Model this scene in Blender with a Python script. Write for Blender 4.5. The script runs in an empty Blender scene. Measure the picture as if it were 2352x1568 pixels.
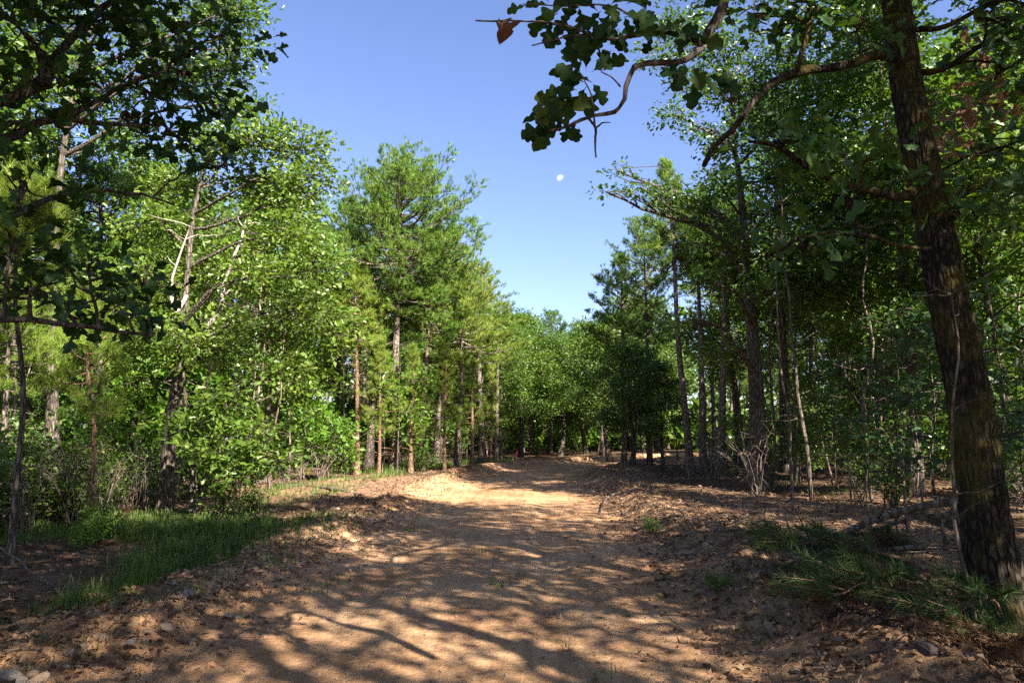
import bpy, math
import numpy as np
from mathutils import Vector, Matrix

R = math.radians
sc = bpy.context.scene
COL = sc.collection

# ------------------------------------------------------------------ camera, sky, sun, exposure
PITCH = 7.6
CAMH = 1.6
cd = bpy.data.cameras.new("camera")
cd.lens = 24.0; cd.sensor_width = 36.0; cd.clip_start = 0.05; cd.clip_end = 9000
cam = bpy.data.objects.new("camera", cd); COL.objects.link(cam)
cam.location = (0, 0, CAMH); cam.rotation_euler = (R(90 + PITCH), 0, 0)
sc.camera = cam

SUN_AZ = 40.0      # degrees right of straight behind the camera
SUN_EL = 38.0
sdir = Vector((math.sin(R(SUN_AZ)) * math.cos(R(SUN_EL)), -math.cos(R(SUN_AZ)) * math.cos(R(SUN_EL)), math.sin(R(SUN_EL))))
w = bpy.data.worlds.new("World"); sc.world = w; w.use_nodes = True
nt = w.node_tree; nt.nodes.clear()
sky = nt.nodes.new("ShaderNodeTexSky"); sky.sky_type = 'NISHITA'; sky.sun_disc = False
sky.sun_elevation = R(SUN_EL)
sky.sun_rotation = math.atan2(sdir.x, sdir.y)
sky.altitude = 200; sky.air_density = 1.0; sky.dust_density = 0.8; sky.ozone_density = 1.9
bg = nt.nodes.new("ShaderNodeBackground"); bg.inputs[1].default_value = 0.055
ow = nt.nodes.new("ShaderNodeOutputWorld")
tint = nt.nodes.new("ShaderNodeMix"); tint.data_type = 'RGBA'; tint.blend_type = 'MULTIPLY'
tint.inputs[0].default_value = 1.0; tint.inputs[7].default_value = (.99, .95, 1.15, 1)
nt.links.new(sky.outputs[0], tint.inputs[6]); nt.links.new(tint.outputs[2], bg.inputs[0]); nt.links.new(bg.outputs[0], ow.inputs[0])

sl = bpy.data.lights.new("sun", 'SUN'); sl.energy = 5.0; sl.angle = R(0.55); sl.color = (1.0, 0.93, 0.80)
sun = bpy.data.objects.new("sun", sl); COL.objects.link(sun)
sun.rotation_euler = sdir.to_track_quat('Z', 'Y').to_euler()
sun.location = (20, -20, 30)

sc.view_settings.view_transform = 'Standard'; sc.view_settings.look = 'None'
sc.view_settings.gamma = 1.0; sc.view_settings.exposure = 2.22
sc.view_settings.use_curve_mapping = False
sc.render.engine = 'CYCLES'
sc.cycles.max_bounces = 4; sc.cycles.diffuse_bounces = 2; sc.cycles.glossy_bounces = 2
sc.cycles.transmission_bounces = 3; sc.cycles.transparent_max_bounces = 4
sc.cycles.use_denoising = False
sc.cycles.sample_clamp_indirect = 6.0

# ------------------------------------------------------------------ picture <-> place helpers (surveying only)
TH = R(PITCH)
def ray(u, v):
    x = (u - 1176.0) / 1568.0; y = (784.0 - v) / 1568.0
    return np.array([x, math.cos(TH) - y * math.sin(TH), math.sin(TH) + y * math.cos(TH)])
def at(u, v, D):
    d = ray(u, v)
    return np.array([0, 0, CAMH]) + d * (D / d[1])
def top_h(v, D):
    return at(1176, v, D)[2]

# ------------------------------------------------------------------ noise
_r0 = np.random.default_rng(11)
PERM = _r0.permutation(256); PERM = np.concatenate([PERM, PERM]).astype(np.int64)
VALS = _r0.random(256)
def vnoise(x, y, seed=0):
    x = np.asarray(x, float); y = np.asarray(y, float)
    ix = np.floor(x).astype(np.int64); iy = np.floor(y).astype(np.int64)
    fx = x - ix; fy = y - iy
    fx = fx * fx * (3 - 2 * fx); fy = fy * fy * (3 - 2 * fy)
    def h(a, b):
        return VALS[PERM[(a & 255) + PERM[(b + seed * 17) & 255]] & 255]
    return (h(ix, iy) * (1 - fx) + h(ix + 1, iy) * fx) * (1 - fy) + (h(ix, iy + 1) * (1 - fx) + h(ix + 1, iy + 1) * fx) * fy
def fbm(x, y, octv=4, seed=0):
    s = 0; a = 0.5; t = 0
    for i in range(octv):
        s = s + a * vnoise(np.asarray(x) * 2 ** i + 13.7 * i, np.asarray(y) * 2 ** i + 7.1 * i, seed + i); t += a; a *= 0.5
    return s / t
def sstep(a, b, x):
    t = np.clip((np.asarray(x, float) - a) / (b - a), 0, 1)
    return t * t * (3 - 2 * t)

# ------------------------------------------------------------------ terrain
RY = np.array([-80, -20, 0, 5, 14, 20, 25, 29, 33, 37, 42, 50, 64, 90.])
RX = np.array([-1.6, -1.0, -.75, -.6, -.3, -.05, .2, .9, 2.6, 5.2, 9.5, 17, 32, 60.])
def road_c(y):
    y = np.asarray(y, float)
    return sum(np.interp(y + o, RY, RX) for o in (-2, -1, 0, 1, 2)) / 5
def road_d(x, y):
    return np.asarray(x, float) - road_c(y)
def berm(x, y):
    d = road_d(x, y); a = np.abs(d)
    k = np.where(d < 0, 3, 9)
    n = np.where(d < 0, vnoise(np.asarray(y) * .45, 3.3, 3), vnoise(np.asarray(y) * .5, 8.1, 4))
    pos = np.where(d < 0, 2.45, 2.95) + .5 * (np.where(d < 0, vnoise(np.asarray(y) * .3, 1, 5), vnoise(np.asarray(y) * .3, 5, 6)) - .5)
    return np.where(d < 0, 0.02 + 0.13 * n + .10 * sstep(16, 22, y), 0.05 + 0.22 * n) * np.exp(-((a - pos) / .40) ** 2)
def base_h(x, y):
    d = road_d(x, y); a = np.abs(d)
    bank = np.where(d < 0, .12 * sstep(1.9, 3.6, a), .16 * sstep(2.3, 4.2, a))
    hills = 0.35 * (fbm(np.asarray(x) * .07, np.asarray(y) * .07, 3, 20) - .5) * sstep(3.5, 12, a)
    hum = 0.16 * (fbm(np.asarray(x) * .55, np.asarray(y) * .55, 3, 30) - .5) * sstep(3, 5, a)
    rut = -0.035 * (np.exp(-((a - 0.95) / .25) ** 2)) + 0.05 * (fbm(np.asarray(x) * .5, np.asarray(y) * .35, 2, 40) - .5)
    return bank + berm(x, y) + hills + hum + rut
def clod(x, y):
    d = road_d(x, y); a = np.abs(d)
    edge = sstep(np.where(d < 0, 1.5, 1.9), np.where(d < 0, 2.2, 2.8), a) * (1 - .55 * sstep(3.6, 4.6, a))
    r1 = np.abs(fbm(np.asarray(x) * 3.2, np.asarray(y) * 3.2, 4, 50) - .5) * 2
    r2 = fbm(np.asarray(x) * 9, np.asarray(y) * 9, 3, 60)
    r3 = fbm(np.asarray(x) * 2.2, np.asarray(y) * 2.2, 3, 70)
    patch = sstep(.42, .62, fbm(np.asarray(x) * .8, np.asarray(y) * .8, 2, 80))
    return edge * (.17 * (r3 - .45) + .09 * (.5 - r1) + .05 * (r2 - .5)) + (1 - edge) * ((.012 + .022 * patch) * (r2 - .5) + .015 * (r3 - .5))
def edge_w(y, d):
    y = np.asarray(y, float)
    wide = np.where(d < 0, -1.05 + 3.0 * sstep(13, 17, y) * (1 - sstep(23, 27, y)), .5 + 2.4 * sstep(4.5, 7, y) * (1 - sstep(15, 20, y)))
    return 4.35 + wide + .9 * (fbm(y * .6, np.where(d < 0, 2.0, 9.0), 3, 90) - .5)
def road_z(x, y):
    d = road_d(x, y); a = np.abs(d)
    e = edge_w(y, d)
    return base_h(x, y) + clod(x, y) - .16 * sstep(e - .5, e + .5, a)
def ground_z(x, y):
    d = road_d(x, y); a = np.abs(d)
    return base_h(x, y) - .22 * (1 - sstep(edge_w(y, d) - .7, edge_w(y, d) + .4, a)) + .05 * (fbm(np.asarray(x) * 2.5, np.asarray(y) * 2.5, 3, 95) - .5) - .02
def gz(x, y):
    x = np.asarray(x, float); y = np.asarray(y, float)
    on = (road_d(x, y) > -7.6) & (road_d(x, y) < 8.4) & (y < 74) & (y > -12)
    return np.where(on, np.maximum(road_z(x, y), ground_z(x, y)), ground_z(x, y))
def grd(u, v):
    d = ray(u, v); p = None; h = 0.0
    for _ in range(6):
        t = (h - CAMH) / d[2]
        p = np.array([0, 0, CAMH]) + d * t
        h = float(gz(p[0], p[1]))
    return p

# ------------------------------------------------------------------ mesh helpers
def mesh_tri(name, V, F, smooth=False, rnd=None, attrs=None, mats=None, midx=None):
    V = np.ascontiguousarray(V, np.float32); F = np.ascontiguousarray(F, np.int32)
    me = bpy.data.meshes.new(name)
    me.vertices.add(len(V)); me.vertices.foreach_set("co", V.ravel())
    me.loops.add(F.size); me.loops.foreach_set("vertex_index", F.ravel())
    k = F.shape[1]
    me.polygons.add(len(F)); me.polygons.foreach_set("loop_start", np.arange(0, F.size, k, dtype=np.int32))
    me.polygons.foreach_set("use_smooth", np.full(len(F), bool(smooth)))
    if midx is not None:
        me.polygons.foreach_set("material_index", np.ascontiguousarray(midx, np.int32))
    if rnd is not None:
        a = me.attributes.new("rnd", 'FLOAT', 'FACE'); a.data.foreach_set("value", np.ascontiguousarray(rnd, np.float32))
    for n, vals in (attrs or {}).items():
        a = me.attributes.new(n, 'FLOAT', 'POINT'); a.data.foreach_set("value", np.ascontiguousarray(vals, np.float32))
    for m in (mats or []):
        me.materials.append(m)
    me.update(calc_edges=True); me.validate()
    return me

class Geo:
    """collects vertices and triangles"""
    def __init__(s): s.V = []; s.F = []; s.r = []; s.n = 0
    def add(s, V, F, rnd=None):
        s.V.append(np.asarray(V, float)); s.F.append(np.asarray(F, np.int64) + s.n); s.n += len(V)
        s.r.append(np.zeros(len(F)) if rnd is None else np.broadcast_to(rnd, (len(F),)))
    def mesh(s, name, smooth, mats, rnd=True):
        if not s.V: return None
        return mesh_tri(name, np.concatenate(s.V), np.concatenate(s.F), smooth, np.concatenate(s.r) if rnd else None, None, mats)

def unit(a):
    a = np.asarray(a, float)
    return a / np.maximum(np.linalg.norm(a, axis=-1, keepdims=True), 1e-9)

def spline(pts, n):
    p = np.asarray(pts, float)
    if len(p) == 2:
        t = np.linspace(0, 1, n)[:, None]; return p[0] * (1 - t) + p[1] * t
    q = np.vstack([2 * p[0] - p[1], p, 2 * p[-1] - p[-2]])
    out = []
    for s in np.linspace(0, len(p) - 1, n):
        i = min(int(s), len(p) - 2); f = s - i
        a, b, c, d = q[i], q[i + 1], q[i + 2], q[i + 3]
        out.append(.5 * (2 * b + (c - a) * f + (2 * a - 5 * b + 4 * c - d) * f * f + (3 * b - a - 3 * c + d) * f ** 3))
    return np.array(out)

def tubes(geo, P, Rr, sides, cap=True):
    """P (m,n,3) polylines, Rr (m,n) radii"""
    P = np.asarray(P, float); Rr = np.asarray(Rr, float)
    if P.ndim == 2: P = P[None]; Rr = Rr[None]
    m, n, _ = P.shape
    if m == 0: return
    T = np.empty_like(P); T[:, 1:-1] = P[:, 2:] - P[:, :-2]; T[:, 0] = P[:, 1] - P[:, 0]; T[:, -1] = P[:, -1] - P[:, -2]
    T = unit(T)
    main = unit(P[:, -1] - P[:, 0])
    ref = np.where(np.abs(main[:, 2:3]) > .8, np.array([[1., 0, 0]]), np.array([[0, 0, 1.]]))[:, None, :]
    S = unit(np.cross(T, np.broadcast_to(ref, T.shape))); U = np.cross(S, T)
    a = np.linspace(0, 2 * np.pi, sides, endpoint=False)
    V = P[:, :, None, :] + Rr[:, :, None, None] * (np.cos(a)[None, None, :, None] * S[:, :, None, :] + np.sin(a)[None, None, :, None] * U[:, :, None, :])
    V = V.reshape(-1, 3)
    i = np.arange(n - 1)[:, None] * sides; j = np.arange(sides)[None, :]; j2 = (j + 1) % sides
    q0 = (i + j).ravel(); q1 = (i + j2).ravel(); q2 = (i + sides + j2).ravel(); q3 = (i + sides + j).ravel()
    F1 = np.concatenate([np.stack([q0, q2, q1], 1), np.stack([q0, q3, q2], 1)])
    if cap:
        k = np.arange(1, sides - 1); b = (n - 1) * sides
        F1 = np.concatenate([F1, np.stack([np.full_like(k, b), b + k + 1, b + k], 1)[:, [0, 2, 1]]])
    F = (F1[None] + (np.arange(m) * n * sides)[:, None, None]).reshape(-1, 3)
    geo.add(V, F)

# ------------------------------------------------------------------ leaf shapes: (across, along, lift)
LEAF_FAR = (np.array([[0, 0, 0], [.30, .45, .06], [0, 1, -.08], [-.30, .45, .06]]), np.array([[0, 1, 2], [0, 2, 3]]))
LEAF_MID = (np.array([[0, 0, 0], [.25, .32, .07], [.15, .5, .03], [.34, .74, .05], [0, 1, -.1], [-.25, .32, .07], [-.15, .5, .03], [-.34, .74, .05]]),
            np.array([[0, 1, 2], [0, 2, 4], [2, 3, 4], [0, 6, 5], [0, 4, 6], [6, 4, 7]]))
def lobed_leaf(seed=0, curl=.10):
    rng = np.random.default_rng(seed)
    prof = [(.012, 0), (.015, .10), (.06, .17), (.14, .23), (.20, .29), (.20, .345), (.15, .40), (.14, .44), (.20, .48), (.33, .53), (.42, .60), (.43, .67), (.35, .725), (.24, .755), (.24, .80), (.29, .86), (.26, .93), (.14, .985), (.0, 1.0)]
    V = []; n = len(prof)
    for s in (1, -1):
        for x, y in prof:
            k = 1 + .10 * (rng.random() - .5)
            xx = x * k; V.append([s * xx, y + (.02 if s > 0 else -.02) * math.sin(6 * y + seed), curl * 1.6 * xx - curl * 1.3 * (y - .4) ** 2 + .03 * math.sin(9 * y + s)])
    for x, y in prof:
        V.append([0, y, -curl * 1.3 * (y - .4) ** 2])
    F = []
    for i in range(n - 1):
        a, b, c, d = 2 * n + i, 2 * n + i + 1, i + 1, i
        F += [[a, d, c], [a, c, b]]
        c, d = n + i + 1, n + i
        F += [[a, c, d], [a, b, c]]
    return np.array(V), np.array(F)
LOBED = [lobed_leaf(k, .08 + .09 * k) for k in range(4)]
LOBED = [(v * [.76, 1, 1.0], f) for v, f in LOBED]

def leaf_frames(rng, pos, outdir, up=.9, jit=.6):
    m = len(pos)
    nrm = unit(np.array([0, 0, up]) + rng.normal(0, jit, (m, 3)))
    d = outdir + rng.normal(0, .45, (m, 3)); d = d - nrm * (d * nrm).sum(1, keepdims=True); d = unit(d)
    w_ = np.cross(d, nrm)
    return w_, d, nrm
def add_leaves(geo, rng, pos, outdir, size, tmpl, up=.9, jit=.6, svar=.3, rnd=None):
    TV, TF = tmpl
    w_, d, nrm = leaf_frames(rng, pos, outdir, up, jit)
    s = size * (1 + rng.uniform(-svar, svar, len(pos)))
    V = pos[:, None, :] + s[:, None, None] * (TV[None, :, 0:1] * w_[:, None, :] + TV[None, :, 1:2] * d[:, None, :] + TV[None, :, 2:3] * nrm[:, None, :])
    F = (TF[None] + (np.arange(len(pos)) * len(TV))[:, None, None]).reshape(-1, 3)
    rr = rng.random(len(pos)) if rnd is None else rnd
    geo.add(V.reshape(-1, 3), F, np.repeat(rr, len(TF)))

# ------------------------------------------------------------------ materials
def new_mat(name):
    m = bpy.data.materials.new(name); m.use_nodes = True
    n = m.node_tree; n.nodes.clear()
    return m, n, n.nodes.new("ShaderNodeOutputMaterial")
def ramp(n, stops):
    r = n.nodes.new("ShaderNodeValToRGB")
    while len(r.color_ramp.elements) < len(stops): r.color_ramp.elements.new(.5)
    for e, (p, c) in zip(r.color_ramp.elements, stops):
        e.position = p; e.color = (*c, 1)
    return r
def math_node(n, op, a, b):
    k = n.nodes.new("ShaderNodeMath"); k.operation = op
    for i, x in enumerate((a, b)):
        if isinstance(x, (int, float)): k.inputs[i].default_value = x
        else: n.links.new(x, k.inputs[i])
    return k.outputs[0]
def mix_col(n, fac, a, b, mode='MIX'):
    k = n.nodes.new("ShaderNodeMix"); k.data_type = 'RGBA'; k.blend_type = mode
    for i, x in ((0, fac), (6, a), (7, b)):
        if isinstance(x, (int, float)): k.inputs[i].default_value = x
        elif isinstance(x, tuple): k.inputs[i].default_value = (*x, 1)
        else: n.links.new(x, k.inputs[i])
    return k.outputs[2]
def noise(n, scale, detail=4, rough=.55, vec=None, dist=0.0):
    k = n.nodes.new("ShaderNodeTexNoise"); k.inputs['Scale'].default_value = scale; k.inputs['Detail'].default_value = detail
    k.inputs['Roughness'].default_value = rough; k.inputs['Distortion'].default_value = dist
    if vec is not None: n.links.new(vec, k.inputs['Vector'])
    return k
def obj_coord(n, scale=(1, 1, 1)):
    t = n.nodes.new("ShaderNodeTexCoord"); mp = n.nodes.new("ShaderNodeMapping"); mp.inputs['Scale'].default_value = scale
    n.links.new(t.outputs['Object'], mp.inputs['Vector']); return mp.outputs[0]

def leaf_mat(name, stops, trans=.38, tcol=(1.25, 1.3, .55), rough=.40, spec=.5, hue_var=.35):
    m, n, out = new_mat(name)
    at_ = n.nodes.new("ShaderNodeAttribute"); at_.attribute_name = "rnd"
    oi = n.nodes.new("ShaderNodeObjectInfo")
    f = math_node(n, 'ADD', math_node(n, 'MULTIPLY', at_.outputs['Fac'], 1 - hue_var), math_node(n, 'MULTIPLY', oi.outputs['Random'], hue_var))
    rp = ramp(n, stops); n.links.new(f, rp.inputs[0])
    p = n.nodes.new("ShaderNodeBsdfPrincipled"); p.inputs['Roughness'].default_value = rough
    p.inputs['Specular IOR Level'].default_value = spec
    n.links.new(rp.outputs[0], p.inputs['Base Color'])
    tr = n.nodes.new("ShaderNodeBsdfTranslucent")
    n.links.new(mix_col(n, 1.0, rp.outputs[0], tcol, 'MULTIPLY'), tr.inputs[0])
    mx = n.nodes.new("ShaderNodeMixShader"); mx.inputs[0].default_value = trans
    n.links.new(p.outputs[0], mx.inputs[1]); n.links.new(tr.outputs[0], mx.inputs[2])
    n.links.new(mx.outputs[0], out.inputs[0])
    return m

M = {}
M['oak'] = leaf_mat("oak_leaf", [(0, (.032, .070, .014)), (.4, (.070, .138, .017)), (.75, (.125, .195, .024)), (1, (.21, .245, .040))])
M['oak_dark'] = leaf_mat("oak_leaf_shade", [(0, (.022, .06, .020)), (.6, (.035, .09, .022)), (1, (.07, .13, .025))], trans=.28, rough=.48, spec=.3)  # darker copy of the oak leaf: shade on these crowns put into the colour
M['oak_near'] = leaf_mat("oak_leaf_close_shade", [(0, (.012, .032, .009)), (.5, (.022, .052, .010)), (1, (.06, .085, .014))], trans=.30, tcol=(1.4, 1.5, .5), rough=.62, spec=.12)  # near-silhouette shade of the close leaves is put into this dark colour
M['bright'] = leaf_mat("sapling_leaf", [(0, (.06, .14, .016)), (.5, (.10, .20, .02)), (1, (.17, .25, .028))], trans=.45)
M['needle'] = leaf_mat("pine_needle", [(0, (.055, .130, .024)), (.5, (.110, .205, .030)), (.85, (.18, .255, .038)), (1, (.26, .25, .055))], trans=.32, rough=.5, spec=.3)
M['needle_y'] = leaf_mat("pine_needle_yellow_green", [(0, (.10, .18, .024)), (.5, (.19, .265, .036)), (1, (.31, .31, .06))], trans=.34, rough=.5, spec=.3)
M['needle_dark'] = leaf_mat("cut_pine_needle", [(0, (.022, .055, .018)), (.6, (.045, .085, .02)), (1, (.12, .12, .03))], trans=.15, rough=.5, spec=.3)
M['needle_brown'] = leaf_mat("dry_pine_needle", [(0, (.045, .024, .014)), (.6, (.10, .05, .024)), (1, (.20, .11, .045))], trans=.12, tcol=(1.1, .9, .6), rough=.6, spec=.2)
M['dead_leaf'] = leaf_mat("dead_oak_leaf", [(0, (.12, .055, .028)), (.6, (.23, .12, .065)), (1, (.36, .24, .14))], trans=.15, tcol=(1.1, .9, .7), rough=.6, spec=.25)
M['grass'] = leaf_mat("grass_blade", [(0, (.042, .095, .018)), (.6, (.085, .150, .024)), (.82, (.13, .17, .045)), (1, (.30, .24, .12))], trans=.35, rough=.5, spec=.3)
M['litter'] = leaf_mat("fallen_leaf", [(0, (.05, .028, .018)), (.35, (.13, .07, .04)), (.7, (.24, .15, .09)), (1, (.38, .28, .19))], trans=.08, tcol=(1, .9, .8), rough=.65, spec=.2)

def bark_mat(name, dark, mid, light, sx=7, sz=1.6, bump=.6, moss=None, lichen=.0):
    m, n, out = new_mat(name)
    co = obj_coord(n, (sx, sx, sz))
    vo = n.nodes.new("ShaderNodeTexVoronoi"); vo.feature = 'DISTANCE_TO_EDGE'; vo.inputs['Scale'].default_value = 2.2
    nz = noise(n, 1.6, 3, .6, co, .4)
    n.links.new(mix_col(n, .35, co, nz.outputs['Color'], 'ADD'), vo.inputs['Vector'])
    n2 = noise(n, 5, 5, .65, co); n3 = noise(n, .6, 3, .5, obj_coord(n, (1, 1, 1)))
    crack = math_node(n, 'MULTIPLY', vo.outputs['Distance'], 4.0)
    h = math_node(n, 'ADD', math_node(n, 'MINIMUM', crack, 1.0), math_node(n, 'MULTIPLY', n2.outputs['Fac'], .6))
    rp = ramp(n, [(.15, dark), (.65, mid), (1.0, light)])
    n.links.new(math_node(n, 'MULTIPLY', h, .62), rp.inputs[0])
    col = rp.outputs[0]
    rp3 = ramp(n, [(.3, (.7, .68, .66)), (.7, (1.15, 1.1, 1.05))]); n.links.new(n3.outputs['Fac'], rp3.inputs[0])
    col = mix_col(n, 1.0, col, rp3.outputs[0], 'MULTIPLY')
    if moss:
        n4 = noise(n, 1.5, 5, .7, obj_coord(n, (1.2, 1.2, .9)))
        rm = ramp(n, [(.46, (0, 0, 0)), (.60, (1, 1, 1))]); n.links.new(n4.outputs['Fac'], rm.inputs[0])
        col = mix_col(n, math_node(n, 'MULTIPLY', rm.outputs[0], .75), col, moss)
    p = n.nodes.new("ShaderNodeBsdfPrincipled"); p.inputs['Roughness'].default_value = .9; p.inputs['Specular IOR Level'].default_value = .15
    n.links.new(col, p.inputs['Base Color'])
    b = n.nodes.new("ShaderNodeBump"); b.inputs['Strength'].default_value = bump; b.inputs['Distance'].default_value = .03
    n.links.new(h, b.inputs['Height']); n.links.new(b.outputs[0], p.inputs['Normal'])
    n.links.new(p.outputs[0], out.inputs[0])
    return m
M['bark_pine'] = bark_mat("pine_bark", (.06, .046, .038), (.20, .160, .138), (.34, .285, .245), 6, 2.2)
M['bark_pine_red'] = bark_mat("young_pine_bark", (.09, .05, .034), (.25, .15, .105), (.36, .24, .17), 8, 3)
M['bark_oak'] = bark_mat("oak_bark", (.035, .028, .023), (.12, .10, .083), (.24, .205, .175), 9, 1.8)
M['bark_big'] = bark_mat("mossy_oak_bark", (.014, .010, .008), (.040, .031, .024), (.11, .088, .068), 11, 3.0, .8, (.088, .070, .014))
M['bark_pale'] = bark_mat("bleached_wood", (.20, .17, .15), (.40, .36, .32), (.58, .54, .50), 6, 1.2, .35)
M['dead_wood'] = bark_mat("dead_wood", (.06, .045, .035), (.17, .135, .11), (.30, .25, .21), 7, 1.2, .4)

M['brush'] = bark_mat("dry_brush", (.09, .07, .055), (.21, .17, .14), (.33, .28, .24), 6, 1.2, .3)

def soil_mat(name, road):
    m, n, out = new_mat(name)
    co = obj_coord(n)
    a = noise(n, .9, 5, .6, co); b = noise(n, 14, 6, .7, co); c = noise(n, 55, 4, .7, co)
    vo = n.nodes.new("ShaderNodeTexVoronoi"); vo.inputs['Scale'].default_value = 26; n.links.new(co, vo.inputs['Vector'])
    if road:
        rp = ramp(n, [(.36, (.28, .140, .070)), (.50, (.42, .243, .130)), (.64, (.58, .378, .222))])
        a2 = noise(n, .3, 3, .5, co, .6)
        n.links.new(math_node(n, 'ADD', math_node(n, 'MULTIPLY', a2.outputs['Fac'], .3), math_node(n, 'ADD', math_node(n, 'MULTIPLY', a.outputs['Fac'], .42), math_node(n, 'MULTIPLY', b.outputs['Fac'], .28))), rp.inputs[0])
        col = rp.outputs[0]
        # lengthwise scrape marks of the blade and tracks
        stv = obj_coord(n, (7, .55, 1)); st_ = noise(n, 1.0, 4, .6, stv, .3)
        sr = ramp(n, [(.38, (.74, .72, .70)), (.55, (1, 1, 1)), (.68, (1.14, 1.13, 1.12))]); n.links.new(st_.outputs['Fac'], sr.inputs[0])
        col = mix_col(n, .8, col, sr.outputs[0], 'MULTIPLY')
        # crushed leaf, bark and charred bits mixed into the soil, mostly along the pushed-up edges
        ed = n.nodes.new("ShaderNodeAttribute"); ed.attribute_name = "edge"
        lit = ramp(n, [(.42, (.035, .024, .018)), (.52, (.12, .078, .052)), (.62, (.30, .20, .13))]); n.links.new(c.outputs['Fac'], lit.inputs[0])
        d2 = noise(n, 2.2, 5, .65, co)
        k = math_node(n, 'ADD', math_node(n, 'MULTIPLY', ed.outputs['Fac'], .40), d2.outputs['Fac'])
        rk = ramp(n, [(.60, (0, 0, 0)), (.86, (1, 1, 1))]); n.links.new(k, rk.inputs[0])
        col = mix_col(n, math_node(n, 'MULTIPLY', rk.outputs[0], .75), col, lit.outputs[0])
        # pebbles pressed into the surface
        pb = ramp(n, [(0, (.55, .5, .45)), (.5, (1, 1, 1)), (1, (1.35, 1.3, 1.25))]); n.links.new(vo.outputs['Color'], pb.inputs[0])
        col = mix_col(n, .25, col, mix_col(n, 1.0, col, pb.outputs[0], 'MULTIPLY'))
    else:
        rp = ramp(n, [(.30, (.055, .035, .024)), (.48, (.14, .085, .055)), (.62, (.22, .145, .095)), (.75, (.32, .23, .155))])
        n.links.new(math_node(n, 'ADD', math_node(n, 'MULTIPLY', b.outputs['Fac'], .5), math_node(n, 'MULTIPLY', c.outputs['Fac'], .5)), rp.inputs[0])
        mo = ramp(n, [(.45, (.55, .55, .5)), (.65, (1.1, 1.05, 1.0))]); n.links.new(a.outputs['Fac'], mo.inputs[0])
        col = mix_col(n, 1.0, rp.outputs[0], mo.outputs[0], 'MULTIPLY')
    p = n.nodes.new("ShaderNodeBsdfPrincipled"); p.inputs['Roughness'].default_value = .95; p.inputs['Specular IOR Level'].default_value = .1
    n.links.new(col, p.inputs['Base Color'])
    h = math_node(n, 'ADD', math_node(n, 'MULTIPLY', b.outputs['Fac'], 1.0), math_node(n, 'ADD', math_node(n, 'MULTIPLY', c.outputs['Fac'], .5), math_node(n, 'MULTIPLY', vo.outputs['Distance'], -.35)))
    bu = n.nodes.new("ShaderNodeBump"); bu.inputs['Strength'].default_value = .65; bu.inputs['Distance'].default_value = .03 if road else .06
    n.links.new(h, bu.inputs['Height']); n.links.new(bu.outputs[0], p.inputs['Normal'])
    n.links.new(p.outputs[0], out.inputs[0])
    return m
M['road'] = soil_mat("ochre_dirt", True)
M['ground'] = soil_mat("forest_floor_soil", False)

def rock_mat(name, c0, c1):
    m, n, out = new_mat(name)
    a = noise(n, 7, 6, .65, obj_coord(n)); oi = n.nodes.new("ShaderNodeObjectInfo")
    rp = ramp(n, [(.3, c0), (.7, c1)]); n.links.new(a.outputs['Fac'], rp.inputs[0])
    v = ramp(n, [(0, (.75, .73, .7)), (1, (1.2, 1.17, 1.12))]); n.links.new(oi.outputs['Random'], v.inputs[0])
    p = n.nodes.new("ShaderNodeBsdfPrincipled"); p.inputs['Roughness'].default_value = .9; p.inputs['Specular IOR Level'].default_value = .2
    n.links.new(mix_col(n, 1.0, rp.outputs[0], v.outputs[0], 'MULTIPLY'), p.inputs['Base Color'])
    b = n.nodes.new("ShaderNodeBump"); b.inputs['Strength'].default_value = .6; b.inputs['Distance'].default_value = .02
    n.links.new(a.outputs['Fac'], b.inputs['Height']); n.links.new(b.outputs[0], p.inputs['Normal'])
    n.links.new(p.outputs[0], out.inputs[0]); return m
M['rock'] = rock_mat("tan_rock", (.22, .15, .10), (.42, .31, .22))
M['rock_grey'] = rock_mat("grey_rock", (.14, .12, .11), (.32, .28, .25))
M['rock_dark'] = rock_mat("dark_rock", (.025, .02, .019), (.07, .055, .052))
def plain(name, c, rough=.7):
    m, n, out = new_mat(name)
    p = n.nodes.new("ShaderNodeBsdfPrincipled"); p.inputs['Base Color'].default_value = (*c, 1); p.inputs['Roughness'].default_value = rough
    n.links.new(p.outputs[0], out.inputs[0]); return m
M['pink'] = plain("pink_flagging_tape", (.75, .06, .10), .5)
M['stake'] = plain("stake_wood", (.40, .20, .14))
m_, n_, o_ = new_mat("moon_glow")
a_ = noise(n_, .06, 4, .55, obj_coord(n_)); r_ = ramp(n_, [(.40, (.60, .63, .70)), (.62, (.88, .88, .88))]); n_.links.new(a_.outputs['Fac'], r_.inputs[0])
p_ = n_.nodes.new("ShaderNodeEmission"); p_.inputs[1].default_value = .30  # emission stands in for sunlight on the moon
n_.links.new(r_.outputs[0], p_.inputs[0]); n_.links.new(p_.outputs[0], o_.inputs[0]); M['moon'] = m_

# ------------------------------------------------------------------ object helpers
def tag(o, label=None, cat=None, group=None, kind=None):
    if label: o['label'] = label
    if cat: o['category'] = cat
    if group: o['group'] = group
    if kind: o['kind'] = kind
    return o
def ob(name, me, parent=None, loc=None):
    o = bpy.data.objects.new(name, me); COL.objects.link(o)
    if parent is not None: o.parent = parent
    if loc is not None: o.location = loc
    return o
def root(name, loc, label, cat, group=None, rotz=0, scale=1.0, tilt=(0, 0)):
    o = bpy.data.objects.new(name, None); COL.objects.link(o)
    o.empty_display_size = .2
    o.location = [float(x) for x in loc]; o.rotation_euler = (tilt[0], tilt[1], rotz)
    o.scale = (scale,) * 3 if not hasattr(scale, '__len__') else scale
    return tag(o, label, cat, group)

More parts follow.
